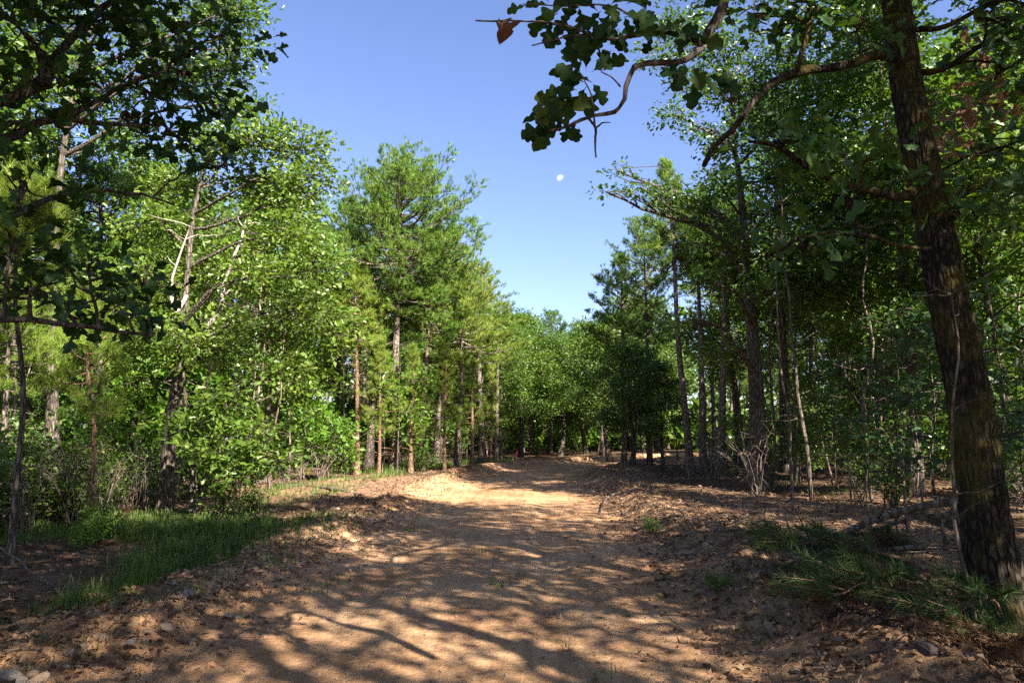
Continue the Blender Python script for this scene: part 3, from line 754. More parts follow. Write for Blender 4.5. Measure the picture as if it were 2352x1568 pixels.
r_ = put(pt, 'oak_tree', o, "dark oak whose boughs of big shaded lobed leaves hang in from the upper left corner", 'oak')
hang_singles(r_, pt['singles'], np.random.default_rng(5))

# ---- oak behind the viewer's shoulder: the crooked branch hanging into the sky
x0 = np.array([4.0, .6]); o = np.array([x0[0], x0[1], float(gz(*x0)) - .05])
tr_ = [np.array(p) for p in ([0, 0, 0], [-.1, .05, 2], [-.05, .2, 4], [-.3, .2, 6], [-.4, .1, 8.5], [-.3, .2, 11])]
LM = [(path([(3400, -900, 1.5), (2600, -620, 2.0), (2000, -330, 2.5), (1715, -95, 2.75), (1645, 30, 2.8), (1612, 110, 2.8)], o), .05, .017),
      (path([(1612, 110, 2.8), (1575, 140, 2.78), (1520, 145, 2.76), (1460, 158, 2.72), (1432, 190, 2.7), (1420, 240, 2.68), (1398, 266, 2.66), (1352, 272, 2.64), (1300, 292, 2.62), (1262, 300, 2.6)], o), .0155, .005),
      (path([(1612, 105, 2.8), (1560, 72, 2.76), (1470, 70, 2.72), (1400, 82, 2.7), (1350, 78, 2.68), (1270, 55, 2.64), (1190, 50, 2.6), (1092, 48, 2.56)], o), .011, .003),
      (path([(1350, 78, 2.68), (1290, 88, 2.66), (1222, 105, 2.64)], o), .005, .003),
      (path([(1352, 272, 2.64), (1368, 295, 2.64), (1367, 330, 2.64), (1369, 362, 2.64)], o), .006, .003),
      (path([(1370, 293, 2.64), (1385, 282, 2.6), (1402, 282, 2.58)], o), .004, .002),
      (path([(1366, 290, 2.64), (1362, 240, 2.62), (1345, 195, 2.6), (1335, 170, 2.6)], o), .004, .002),
      (path([(1425, 200, 2.69), (1405, 178, 2.66), (1380, 165, 2.64)], o), .004, .002),
      (path([(1500, 70, 2.73), (1400, 20, 2.7), (1300, 15, 2.66), (1200, 10, 2.62)], o), .005, .002)]
LB = [((-.6, .2, 7.5), (1.6, 1.5, 1.0), 2), ((.8, -.5, 8), (1.5, 1.5, 1), 2), ((-.2, -.8, 9.6), (1.5, 1.5, 1), 2), ((-1.6, .8, 8.6), (1.1, 1.1, .8), 1.4), ((-.3, 1.3, 9.4), (1.2, 1.2, .8), 1.5), ((1.2, .8, 6.5), (1.0, 1.0, .7), 1), ((-3.0, -1.3, 7.8), (1.2, 1.1, .6), 1.3), ((-2.4, -2.4, 8.8), (1.3, 1.2, .7), 1.3), ((-3.9, -.2, 8.4), (1.1, 1.1, .6), 1.1), ((-4.4, -2.0, 9.4), (1.2, 1.2, .7), 1.2), ((-4.7, 1.0, 8.2), (1.1, 1.1, .5), 1.0), ((-5.3, -.6, 8.9), (1.2, 1.1, .5), 1.0), ((-3.6, 2.4, 8.4), (1.0, 1.1, .5), .9), ((-3.2, 3.0, 10.8), (1.3, 1.2, .6), 1.2), ((-2.2, 4.6, 10.6), (1.3, 1.2, .6), 1.2), ((-4.8, 3.8, 11), (1.3, 1.2, .6), 1.2)]  # out-of-view leaf masses over the road added to shade bank and left woods
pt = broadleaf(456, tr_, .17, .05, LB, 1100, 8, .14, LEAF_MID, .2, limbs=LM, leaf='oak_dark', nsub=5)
over = put(pt, 'oak_tree', o, "oak whose crooked dark branch of large lobed leaves hangs into the open sky", 'oak')
rng = np.random.default_rng(77)
def leaf_at(u, v, D, ang, s, tilt=.5):
    """one leaf: stalk end at (u, v), pointing along picture angle ang (degrees, 0 = right, 90 = down)"""
    p = at(u, v, D) - o
    d = np.array([math.cos(R(ang)), rng.normal(0, .25), -math.sin(R(ang))]); d = unit(d)
    n = unit(np.array([rng.normal(0, .35), -1 + rng.normal(0, .3), tilt + rng.normal(0, .4)])); n = unit(n - d * (n @ d)); w_ = np.cross(d, n)
    return (p, w_, d, n, s)
SG = []
for (u, v, a, s, t) in [(1300, 290, 160, .13, .2), (1285, 296, 200, .12, .3), (1262, 300, 175, .13, .3), (1270, 298, 120, .10, .2), (1262, 296, 235, .12, .3), (1290, 288, 250, .14, .2), (1310, 285, 110, .10, .4), (1275, 262, 225, .13, .2), (1300, 240, 200, .11, .3), (1330, 292, 100, .08, .2), (1290, 270, 270, .10, .2), (1318, 276, 95, .10, .3),
                      (1340, 190, 215, .15, .2), (1330, 175, 190, .15, .3), (1335, 172, 240, .16, .2), (1360, 165, 320, .14, .2), (1380, 165, 330, .15, .2), (1345, 160, 280, .16, .2), (1330, 160, 250, .13, .2), (1350, 175, 150, .14, .4), (1345, 200, 120, .12, .3), (1325, 205, 170, .10, .3), (1370, 160, 300, .13, .2), (1320, 190, 130, .11, .4), (1300, 200, 160, .10, .4), (1335, 150, 265, .13, .2), (1360, 190, 60, .12, .3), (1310, 215, 110, .09, .3), (1340, 215, 80, .08, .3),
                      (1290, 60, 120, .14, .3), (1310, 55, 90, .13, .3), (1330, 45, 100, .14, .2), (1350, 60, 80, .13, .3), (1380, 50, 100, .14, .3), (1400, 30, 110, .15, .4), (1280, 30, 150, .12, .3), (1330, 15, 200, .14, .2), (1360, 10, 190, .14, .3), (1400, 10, 340, .14, .3), (1430, 30, 20, .14, .4), (1450, 40, 60, .12, .4), (1300, 5, 240, .12, .2), (1260, 10, 170, .11, .3), (1210, 12, 165, .10, .3), (1420, 0, 10, .15, .3), (1350, 0, 260, .13, .3), (1380, 25, 130, .13, .4), (1310, 25, 120, .13, .4), (1345, 70, 95, .13, .2), (1320, 75, 110, .10, .4), (1245, 30, 115, .12, .3), (1265, 45, 100, .12, .3), (1410, 60, 70, .11, .4), (1390, 0, 240, .13, .2), (1440, 5, 350, .13, .2), (1370, 35, 60, .13, .4),
                      (1475, 60, 30, .13, .6), (1500, 70, 350, .14, .6), (1520, 75, 10, .12, .6), (1560, 72, 25, .14, .5), (1600, 90, 20, .13, .5), (1575, 140, 110, .16, .3), (1560, 142, 130, .15, .3), (1590, 150, 75, .13, .3), (1610, 170, 50, .13, .3), (1600, 180, 100, .15, .2), (1620, 175, 20, .13, .4), (1640, 185, 40, .14, .3), (1560, 135, 280, .12, .3), (1500, 85, 120, .09, .4)]:
    SG.append(leaf_at(u, v, 2.68 + rng.normal(0, .05), a, s * .88, t))
for pts in ([(1612, 105), (1560, 72), (1470, 70), (1400, 82), (1350, 78), (1270, 55)], [(1500, 70), (1400, 20), (1300, 15), (1200, 10)], [(1362, 240), (1345, 195), (1335, 165)], [(1300, 292), (1262, 300)], [(1715, -60), (1645, 30), (1612, 110)]):
    for _ in range(11 if len(pts) > 3 else 6):
        i = rng.integers(0, len(pts) - 1); f = rng.random(); q = np.array(pts[i]) * (1 - f) + np.array(pts[i + 1]) * f
        SG.append(leaf_at(q[0] + rng.normal(0, 10), q[1] + rng.normal(0, 10), 2.68 + rng.normal(0, .06), rng.uniform(0, 360), rng.uniform(.08, .13), rng.uniform(.1, .9)))
hang_singles(over, SG, rng)
# a curled dead leaf caught on the twig
dv, df = lobed_leaf(9, .6)
dl = ob("dead_leaf", mesh_tri("dead_leaf", dv, df, True, np.full(len(df), .0), None, [M['litter']]), over)
p, w_, d, n, s = leaf_at(1150, 40, 2.58, 80, .12, .1)
dl.matrix_local = Matrix(((w_[0], d[0], n[0], p[0]), (w_[1], d[1], n[1], p[1]), (w_[2], d[2], n[2], p[2]), (0, 0, 0, 1))) @ Matrix.Diagonal((.13, .085, .22, 1))
dl['label'] = "curled brown dead leaf caught on the twig"

# ---- big mossy oak, right: modelled bark
o = place(2290, 5.6); o[2] -= .02
ctrl = path([(2292, 1440, 5.6), (2262, 1180, 5.6), (2222, 900, 5.62), (2180, 700, 5.66), (2138, 480, 5.75), (2098, 280, 5.85), (2068, 90, 5.95), (2050, -100, 6.05), (2010, -500, 6.3), (1990, -900, 6.6)], o)
ctrl[0][2] = -.15
def big_trunk():
    n, s = 420, 110
    P_ = spline(ctrl, n); t = np.linspace(0, 1, n)
    z = P_[:, 2]
    rad = np.interp(z, [-.2, 0, .25, .6, 1.2, 2.5, 4, 5.5, 7, 9, 12], [.33, .27, .205, .172, .152, .142, .127, .115, .10, .085, .06])
    T = unit(np.gradient(P_, axis=0)); S = unit(np.cross(T, [0, 1, 0])); U = np.cross(S, T)
    a = np.linspace(0, 2 * np.pi, s, endpoint=False)
    A, Z = np.meshgrid(a, z)
    def per(f, fz, seed, o_=3):
        return fbm(np.cos(A) * f + 31, Z * fz + np.sin(A) * f + 17, o_, seed) * .5 + fbm(np.sin(A) * f + 57, Z * fz - np.cos(A) * f + 91, o_, seed + 7) * .5
    warp = 3.5 * (per(1.0, 1.6, 3) - .5)
    ridge = np.abs(np.sin(A * 13 + warp * 4 + 2.0 * np.sin(Z * 3)))
    plate = np.abs(np.sin(Z * 15 + 5 * per(2.5, 1.5, 9)))
    bark = .015 * (ridge ** .7) * (.30 + .70 * plate ** .6) + .020 * (per(4, 6, 21, 4) - .5)
    lump = .06 * (per(.9, .55, 33, 2) - .5)
    roots = np.exp(-np.maximum(Z, 0) * 3.2) * .10 * np.maximum(0, np.sin(A * 5 + 1)) ** 1.5
    Rr = rad[:, None] * (1 + lump * 2) + bark + roots
    knots = [(1.6, 4.3, .07), (3.1, 4.9, .06), (2.3, 3.6, .05), (4.3, 4.6, .06)]
    for kz, ka, kh in knots:
        Rr += kh * np.exp(-((Z - kz) / .07) ** 2 - ((((A - ka + np.pi) % (2 * np.pi)) - np.pi) / .35) ** 2) * .7
    V = P_[:, None, :] + Rr[:, :, None] * (np.cos(A)[:, :, None] * S[:, None, :] + np.sin(A)[:, :, None] * U[:, None, :])
    i = np.arange(n - 1)[:, None] * s; j = np.arange(s)[None]; j2 = (j + 1) % s
    F = np.stack([(i + j).ravel(), (i + j2).ravel(), (i + s + j2).ravel(), (i + s + j).ravel()], 1)
    return mesh_tri("trunk", V.reshape(-1, 3), F[:, ::-1], True, None, None, [M['bark_big']])
big_me = big_trunk()
LM = [(path([(2078, 160, 5.9), (2030, 130, 5.7), (1960, 140, 5.5), (1880, 152, 5.4), (1800, 175, 5.2), (1730, 230, 5.1), (1680, 290, 5.0), (1640, 340, 5.0), (1616, 382, 5.0)], o), .046, .018),
      (path([(2100, 440, 5.75), (2060, 455, 5.6), (2000, 440, 5.4), (1900, 410, 5.3), (1830, 365, 5.2), (1770, 335, 5.1), (1720, 325, 5.0)], o), .045, .012),
      (path([(2150, 570, 5.7), (2080, 568, 5.4), (2000, 548, 5.2), (1920, 538, 5.0), (1860, 545, 4.9), (1790, 580, 4.9), (1730, 600, 4.8)], o), .022, .006),
      (path([(2095, 170, 5.9), (2170, 155, 5.8), (2240, 110, 5.8), (2320, 90, 5.8), (2420, 120, 5.9)], o), .035, .012),
      (path([(2080, 70, 5.95), (2160, 60, 5.8), (2250, 15, 5.7), (2330, 5, 5.7), (2450, 40, 5.7)], o), .03, .010),
      (path([(1830, 165, 5.25), (1850, 80, 5.2), (1865, 0, 5.2), (1880, -120, 5.3)], o), .022, .010),
      (path([(2060, 60, 5.95), (2010, 110, 5.7), (1950, 130, 5.5)], o), .015, .008),
      (path([(1890, 545, 5.0), (1840, 590, 4.9), (1770, 640, 4.8)], o), .010, .004)]
LB = [lobe(*a, o) for a in [(1730, 40, 5.3, 60, 35), (1860, 20, 5.3, 90, 50), (1960, 60, 5.5, 60, 40), (1800, 330, 5.1, 60, 22), (1930, 450, 5.2, 60, 22), (1980, 370, 5.4, 50, 22), (1850, 560, 4.9, 50, 18), (2310, 160, 5.6, 60, 45), (2330, 330, 5.5, 35, 50), (2250, 430, 5.5, 50, 25), (2280, 40, 5.6, 60, 30), (2210, 480, 5.4, 40, 20),
      (1900, -250, 5.6, 280, 140), (2150, -350, 6, 280, 180), (2000, -700, 6.2, 350, 240), (1600, -400, 5.0, 200, 100), (2420, 0, 5.8, 80, 120), (1700, -700, 5.6, 260, 180), (2400, -600, 6.4, 260, 200)]]
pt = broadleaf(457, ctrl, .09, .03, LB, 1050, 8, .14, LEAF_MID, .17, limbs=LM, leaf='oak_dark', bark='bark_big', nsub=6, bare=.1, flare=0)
r_ = root('oak_tree', o, "big near oak with furrowed mossy trunk standing over the cut pine boughs", 'oak')
dg_ = Geo(); rb = np.random.default_rng(64)
for u, v, D, n_, sp in [(2205, 285, 6.6, 46, .14), (2262, 215, 6.6, 40, .12), (2175, 330, 6.5, 26, .10), (2240, 120, 6.7, 24, .10), (2290, 250, 6.6, 16, .08)]:
    c_ = at(u, v, D) - o; b_ = c_ + rb.normal(0, sp, (n_, 3)); add_leaves(dg_, rb, b_, unit(rb.normal(size=(n_, 3)) + [0, 0, -.8]), .11, LEAF_MID, .3, .8)
df_ = ob('dead_foliage', dg_.mesh("dead_foliage", False, [M['dead_leaf']]), r_); df_['label'] = "bunch of reddish-brown dead leaves"; df_['kind'] = 'stuff'
ob('trunk', big_me, r_); ob('limbs', pt['trunk'], r_); ob('crown', pt['crown'], r_)

# ---- roadside oak with dark trunk
o = place(1742, 18.2)
tr_ = path([(1742, 1115, 18.2), (1735, 900, 18.2), (1722, 700, 18.2), (1712, 560, 18.2), (1700, 430, 18.1), (1688, 340, 18), (1680, 200, 18)], o); tr_[0][2] = -.1
LB = [lobe(*a, o) for a in [(1560, 60, 17.6, 65, 55), (1520, 130, 17.4, 55, 35), (1640, 100, 17.8, 90, 70), (1590, 190, 17.6, 60, 45), (1700, 200, 18, 90, 70), (1790, 120, 18.2, 90, 80), (1545, 262, 17.2, 42, 32), (1600, 300, 17.4, 35, 25), (1680, 330, 17.6, 70, 60), (1760, 270, 18, 80, 60), (1850, 220, 18.3, 80, 70),
      (1418, 392, 16.8, 24, 14), (1395, 442, 16.8, 14, 8), (1470, 430, 16.8, 45, 22), (1540, 450, 16.8, 60, 26), (1600, 480, 17, 60, 25), (1650, 420, 17, 55, 35), (1800, 400, 18, 90, 60), (1880, 330, 18.4, 70, 60), (1900, 460, 18, 80, 55), (1620, 640, 16.6, 45, 30), (1540, 745, 16.6, 40, 22), (1700, 540, 17, 70, 40), (1800, 560, 17.6, 80, 50), (1850, 660, 17.6, 80, 50), (1760, 660, 17, 60, 40), (1640, 800, 16.8, 50, 35), (1640, -60, 18, 120, 80), (1800, -80, 18.2, 140, 90), (1600, 560, 16.8, 40, 20)]]
put(broadleaf(458, tr_, .215, .05, LB, 1500, 13, .115, LEAF_MID, .17, leaf='oak', nsub=6, bare=.03), 'oak_tree', o, "dark-trunked oak on the road's far bank with sprays of leaves reaching into the sky", 'oak')

# ---- far oaks where the road bends
for k, (u, D, vt, vb, wd, lab) in enumerate([(1195, 44, 715, 980, 3.0, "pale-leaved far oak facing the viewer where the road bends"),
        (1285, 46, 775, 1000, 3.0, "far oak with dark low crown over the bend of the road"), (1345, 49, 740, 990, 2.6, "far oak at the narrow end of the sky gap"),
        (1150, 40, 740, 990, 2.2, "far oak beside the last sunlit pine"), (1400, 38, 730, 960, 2.6, "oak overhanging the bend on the shaded side"),
        (1450, 30, 790, 960, 1.9, "dense oak on the shaded side just before the bend"), (1520, 28, 830, 970, 1.4, "leafy oak between the bend and the leaning pines"), (1380, 46, 800, 1000, 2.2, "low far oak tucked behind the bend")]):
    o = place(u, D); h = (at(u, vt, D) - o)[2]; cb = (at(u, vb, D) - o)[2]
    j = (0, 2, 4)[k % 3]; put(OAK[j], 'oak_tree', o, lab, 'oak', None, k * 1.3, (wd / 2.6, wd / 2.6, h / OAKH[j]))

# ================================================================== THE WOODS BEHIND
rng = np.random.default_rng(2024)
SKY = [(-9e9, -9e9), (560, -9e9), (575, 245), (640, 290), (700, 300), (745, 410), (830, 375), (1000, 365), (1060, 450), (1100, 560), (1125, 660), (1150, 705), (1330, 715), (1352, 740), (1380, 640), (1420, 560), (1480, 470), (1530, 400), (1640, 400), (1660, -9e9), (9e9, -9e9)]
def sky_v(u):
    for (a, va), (b, vb) in zip(SKY, SKY[1:]):
        if a <= u <= b: return max(va, vb) if max(va, vb) > -1e6 else -9e9
    return -9e9
def allowed_h(x, y, wid):
    """how tall a tree at (x, y) may be so that it does not fill the open sky"""
    if y < 3: return 99
    best = 99
    for q in (-wid, 0, wid):
        u = 1176 + 1568 * (x + q) / (y * math.cos(TH))
        v = sky_v(u)
        if v > -1e6: best = min(best, top_h(v + 12, y))
    return best
taken = [(o_.location.x, o_.location.y) for o_ in COL.objects if o_.type == 'EMPTY']
def free(x, y, r): return all((x - a) ** 2 + (y - b) ** 2 > r * r for a, b in taken)
SIDE = {-1: ("sunlit", "sunlit side"), 1: ("shaded", "shaded side")}
MARKS = [(-60, 8, "the young pine with long pale needle tufts"), (130, 12, "the sunlit broken-off trunk"), (232, 10, "the crooked pine sapling by the log"), (378, 14, "the oak with bleached dead limbs"), (560, 12, "the end of the grassy bank"), (710, 22, "the bare grey thicket on the bank"), (822, 25, "the slender reddish pine"), (906, 27, "the tallest pine"), (985, 29, "the tilted pine"), (1051, 30, "the straight grey-trunked pine"), (1110, 33, "the last pine of the sunlit row"), (1190, 31, "the survey stake"), (1290, 40, "the bend of the road"), (1432, 33, "the ragged-crowned pine"), (1500, 27, "the pale broken dead sapling"), (1583, 24, "the leaning spire-topped pine"), (1660, 23, "the pines beside the leaning one"), (1742, 18, "the dark-trunked roadside oak"), (1890, 15, "the shaded clearing"), (2068, 10, "the thin reddish dead pole"), (2240, 6, "the big mossy oak")]
def where(x, y):
    u = 1176 + 1568 * x / max(y, .1)
    a = min(MARKS, key=lambda m: abs(m[0] - u)); g_ = y - a[1]
    return ("beside " if g_ < 2 else "close behind " if g_ < 9 else "well behind " if g_ < 20 else "far behind ") + a[2]
def fill_tree(x, y, kind, hwant):
    z = float(gz(x, y)) - .05; side = -1 if x < float(road_c(y)) else 1
    if kind == 'pine':
        k = rng.integers(0, 3); H = PINEH[k]; P_ = PINE[k]; wd = 1.4
    else:
        k = rng.integers(0, 5) if side < 0 else (1, 3)[rng.integers(0, 2)]
        H = OAKH[k]; P_ = OAK[k]; wd = 1.8
        if kind == 'thin': k = k % 2; H = (10, 11)[k]; P_ = THIN[k]
    h = min(hwant, allowed_h(x, y, wd))
    if h < 3.2: return False
    s = h / H
    if s < .55:
        P_ = OAK[4] if kind != 'pine' else YPINE[0]; H = OAKH[4] if kind != 'pine' else YPH[0]; s = max(.5, h / H)
    depth = "in the woods behind the front trees"
    word = 'pine' if kind == 'pine' else 'oak'
    tall = "tall" if h > 11 else "middling" if h > 7.5 else "low"
    if abs(x) > max(y, .1) * .80: depth = "beside and behind the viewer"; lab = f"{word} standing beside and behind the viewer on the {SIDE[side][1]} of the road"
    else: lab = f"{tall} {word} {where(x, y)}" + (", past the road bend" if side < 0 and x > -2 else "")
    put(P_, f"{word}_tree", (x, y, z), lab, word, f"{word}s {depth}, {SIDE[side][1]}", rotz=rng.random() * 6.28, scale=(s * rng.uniform(.92, 1.1), s * rng.uniform(.92, 1.1), s), tilt=(rng.normal(0, .025), rng.normal(0, .025)))
    taken.append((x, y)); return True
# sunlit (left) and shaded (right) woods
n_ = 0
for _ in range(4000):
    if n_ >= 62: break
    y = rng.uniform(15, 66); x = float(road_c(y)) - rng.uniform(6.5, 34)
    u = 1176 + 1568 * x / y
    if u < -260 or not free(x, y, 1.9 + .02 * y): continue
    if y < 22 and x > -9.5: continue
    n_ += fill_tree(x, y, 'pine' if rng.random() < .45 else 'oak', rng.uniform(9, 14))
n_ = 0
for _ in range(6000):
    if n_ >= 74: break
    y = rng.uniform(9, 62); x = float(road_c(y)) + rng.uniform(5.5, 34)
    u = 1176 + 1568 * x / y
    if u > 2620 or not free(x, y, 1.7 + .02 * y): continue
    if y < 18 and x < 9.2: continue
    n_ += fill_tree(x, y, 'pine' if rng.random() < .5 else 'oak', rng.uniform(9, 14.5))
n_ = 0
for _ in range(3000):    # beyond the bend
    if n_ >= 34: break
    y = rng.uniform(50, 95); x = rng.uniform(-12, 22)
    if abs(float(road_d(x, y))) < 4 or not free(x, y, 2.6): continue
    n_ += fill_tree(x, y, 'pine' if rng.random() < .4 else 'oak', rng.uniform(9, 13))
# the same woods go on beside and behind the viewer; their crowns dapple the road
for x, y, k, h in [(5.4, -3, 'thin', 14.5), (7.8, -5.5, 'thin', 15), (3.4, -6.6, 'thin', 16), (9, -.6, 'thin', 13.5), (6, -9.5, 'pine', 13), (9.6, 3, 'thin', 12.5), (12.5, 5, 'thin', 11), (6.9, 2.0, 'oak', 9.5), (11, -8, 'oak', 11), (2.9, -11, 'oak', 12), (13, -3, 'pine', 13), (15, 2, 'pine', 13), (-6.5, -4, 'oak', 10), (-8, 0, 'pine', 12), (-5.5, -10, 'oak', 10), (-10, 5, 'oak', 11), (-12, 1, 'pine', 12), (-9.5, 9, 'oak', 10), (-13, 9, 'pine', 13), (-16, 5, 'oak', 12),
        (13, .5, 'oak', 9.5), (17, 7, 'oak', 9.5), (20, 3, 'pine', 10), (18, -2, 'oak', 9.5), (23, 8, 'oak', 10), (22, -5, 'oak', 10), (14, -9, 'oak', 12), (18, -10, 'pine', 13), (16, -15, 'oak', 12), (26, 1, 'oak', 11), (25, -11, 'oak', 12), (12, -15, 'pine', 13), (28, 12, 'oak', 11), (31, 5, 'oak', 11), (30, -5, 'pine', 13)]:
    fill_tree(x, y, k, h)
# thin dead poles, saplings, shrubs and bare brush between the trunks
def fill_small(lib, libH, name, cat, labels, group, n, sides, hr, dmin, dmax, ymin=10, ymax=55, r=.7):
    c = 0
    for _ in range(n * 40):
        if c >= n: break
        sd = sides[rng.integers(0, len(sides))]
        y = ymin + (ymax - ymin) * rng.random() ** 1.3; x = float(road_c(y)) + sd * rng.uniform(dmin, dmax)
        u = 1176 + 1568 * x / y
        if u < -150 or u > 2520 or not free(x, y, r): continue
        k = rng.integers(0, len(lib)); s = rng.uniform(*hr) / (libH[k] if libH else 1)
        put(lib[k], name, (x, y, float(gz(x, y)) - .03), f"{labels[sd]}, {where(x, y)}", cat, f"{group}, {SIDE[sd][1]}", rotz=rng.random() * 6.28, scale=s, tilt=(rng.normal(0, .06), rng.normal(0, .06)))
        taken.append((x, y)); c += 1
fill_small(SNAG, [5.5, 7, 4], 'dead_sapling', 'dead tree', {-1: "thin bare dead pole tree", 1: "thin bare dead pole tree"}, "dead pole trees", 95, (-1, 1, 1), (3, 8), 5.5, 22, 14, 50, .5)
fill_small(SAP, SAPH, 'sapling', 'sapling', {-1: "sunny leafy sapling", 1: "leafy sapling in shade"}, "understory saplings", 84, (-1, -1, 1), (1.8, 5), 8.5, 26, 18, 56, .8)
fill_small(SHRUB, None, 'shrub', 'shrub', {-1: "low green shrub", 1: "low green shrub"}, "understory shrubs", 80, (-1, 1), (.6, 1.3), 7.0, 20, 12, 48, .6)
fill_small(TWIGGY, None, 'dead_brush', 'brush', {-1: "bare grey twig tangle", 1: "bare grey twig tangle"}, "bare brush tangles", 60, (-1, 1), (.7, 1.3), 5.8, 16, 12, 40, .5)
fill_small(SAP, SAPH, 'sapling', 'sapling', {-1: "dim thicket sapling"}, "thicket saplings", 9, (-1,), (1.2, 2.8), 7.2, 15, 10.5, 18, .8)
fill_small(SPARSE + SAP[1:3], [3.2, 4.2, 2.6, 4.6], 'sapling', 'sapling', {1: "dim sapling in shaded woods"}, "shaded woods saplings", 24, (1,), (1.6, 3.6), 7.5, 17, 11, 24, .8)
fill_small(SHRUB, None, 'shrub', 'shrub', {-1: "dim thicket shrub"}, "thicket shrubs", 22, (-1,), (.6, 1.1), 7.0, 14, 10, 17, .6)
fill_small(TWIGGY, None, 'dead_brush', 'brush', {-1: "dim bare twig tangle"}, "thicket brush", 14, (-1,), (.7, 1.2), 6.8, 13, 10, 16, .5)

# the deep woods beyond, one leafy mass
rng = np.random.default_rng(91)
far = Geo()
A_ = np.concatenate([rng.uniform(-75, 75, 5000)]); Rr_ = rng.uniform(62, 120, len(A_))
fx = np.sin(np.radians(A_)) * Rr_; fy = np.cos(np.radians(A_)) * Rr_
fz = rng.random(len(A_)) ** 1.5
hmax = np.array([min(11.5, allowed_h(a, b, 1.5)) for a, b in zip(fx, fy)])
ctr = np.stack([fx, fy, fz * np.maximum(hmax, 1.5)], 1)
la = np.radians(rng.uniform(-70, 70, 2600)); lr_ = rng.uniform(58, 78, 2600); lx, ly = np.sin(la) * lr_, np.cos(la) * lr_
lk = np.abs(road_d(lx, ly)) > 4
ctr = np.concatenate([ctr, np.stack([lx, ly, rng.uniform(.2, 3.4, 2600)], 1)[lk]])
pos = np.repeat(ctr, 7, 0) + rng.normal(0, .7, (len(ctr) * 7, 3))
add_leaves(far, rng, pos, unit(rng.normal(size=pos.shape)), .95, LEAF_FAR, .5, .8)
fw = ob("far_woods", far.mesh("far_woods", False, [M['oak']])); tag(fw, "mass of distant woodland foliage closing off the view between trunks", "woods", None, 'stuff')

# ================================================================== NAMED SMALLER PLANTS
def small(parts, u, D, h, H, name, label, cat, rotz=0., tilt=(0, 0)):
    o_ = place(u, D); return put(parts, name, o_, label, cat, None, rotz, h / H, tilt)
small(SAP[0], 915, 25.3, 4.4, 3.6, 'sapling', "bright green sapling glowing in the sun in front of the tallest pine", 'sapling', 1)
small(SAP[4], 700, 24, 5.2, 5.5, 'sapling', "tall sunlit sapling behind the bank between oak and slender pine", 'sapling', 2)
for u, D, h, k, lab in [(575, 20, 5.5, 0, "slender pale bare stem behind the young leaning oak"), (628, 21, 6, 1, "slender pale stem left of the bare grey thicket"), (668, 22.5, 6.5, 1, "tall slender stem right behind the bare grey thicket"), (745, 24, 6, 0, "slender bent stem just before the slender reddish pine"), (795, 26, 6, 1, "slender grey stem hugging the slender reddish pine"), (880, 26, 5, 2, "short slender stem before the tallest pine")]:
    small(SNAG[k], u, D, h, (5.5, 7, 4)[k], 'dead_sapling', lab, 'dead tree', u)
small(SAP[3], 760, 23, 2.4, 1.5, 'sapling', "pale feathery small tree at the foot of the sunlit bank", 'sapling', .5)
small(SHRUB[1], 968, 27, 1.1, .8, 'shrub', "small rounded green bush at the foot of the tilted pine", 'shrub')
small(TWIGGY[0], 735, 22, 1.5, 1.6, 'dead_brush', "bare grey thicket on the sunlit bank below the slender pine", 'brush')
small(TWIGGY[1], 700, 21.5, 1.2, 1.0, 'dead_brush', "paler bare thicket beside the pale feathery small tree", 'brush')
small(SAP[3], 250, 9.6, .55, 1.5, 'sapling', "knee-high bright seedling in front of the fallen log", 'sapling', 2)
small(SAP[3], 215, 9.2, .4, 1.5, 'sapling', "smallest bright seedling by the crooked pine sapling's foot", 'sapling', 4)
small(SHRUB[0], 180, 11.5, 1.0, 1.2, 'shrub', "vine-leaved shrub beside the sunlit stump", 'shrub')
small(SHRUB[0], 520, 12, .8, 1.2, 'shrub', "dark low shrub at the foot of the young leaning oak", 'shrub')
small(SHRUB[2], 590, 12.4, .7, 1.7, 'shrub', "dark shrub at the end of the grassy edge", 'shrub', 2)
small(SHRUB[1], 1490, 10.8, .28, .8, 'shrub', "small leafy weed on the pushed-up dirt across the road", 'shrub')
small(SHRUB[1], 1640, 6.9, .25, .8, 'shrub', "tiny weed sprouting beside the brush heap", 'shrub', 1)
small(SNAG[2], 1478, 22, 2.6, 4.0, 'dead_sapling', "pale broken dead sapling leaning at the shaded road edge", 'dead tree', 0, (0, -.1))
small(SNAG[0], 2068, 9.6, 3.0, 5.5, 'dead_sapling', "thin reddish dead pole catching the sun behind the brush heap", 'dead tree', 2)
small(SNAG[2], 2205, 5.0, 2.5, 4.0, 'dead_sapling', "dead sapling leaning against the big mossy oak", 'dead tree', 1, (.0, -.12))
# leafy understory right of the brush heap
for u, D, h, k, lab in [(2050, 7.5, 2.6, 1, "shaded leafy sapling behind the brush heap"), (2200, 7.8, 3.0, 2, "tall shaded sapling just behind the mossy oak trunk"), (2345, 6.9, 2.2, 1, "dark sapling at the right picture edge"), (2150, 9, 3.4, 2, "dark sapling between mossy oak and thin reddish pole"), (2290, 8.5, 3.5, 4, "slim dark sapling to the right of the mossy oak"), (1985, 10.5, 2.4, 1, "low sapling at the edge of the shaded clearing")]:
    o_ = place(u, D); put(SPARSE[k % 2], 'sapling', o_, lab, 'sapling', None, u * .01, h / (3.2, 4.2)[k % 2], crown_mat=M['oak_dark'])

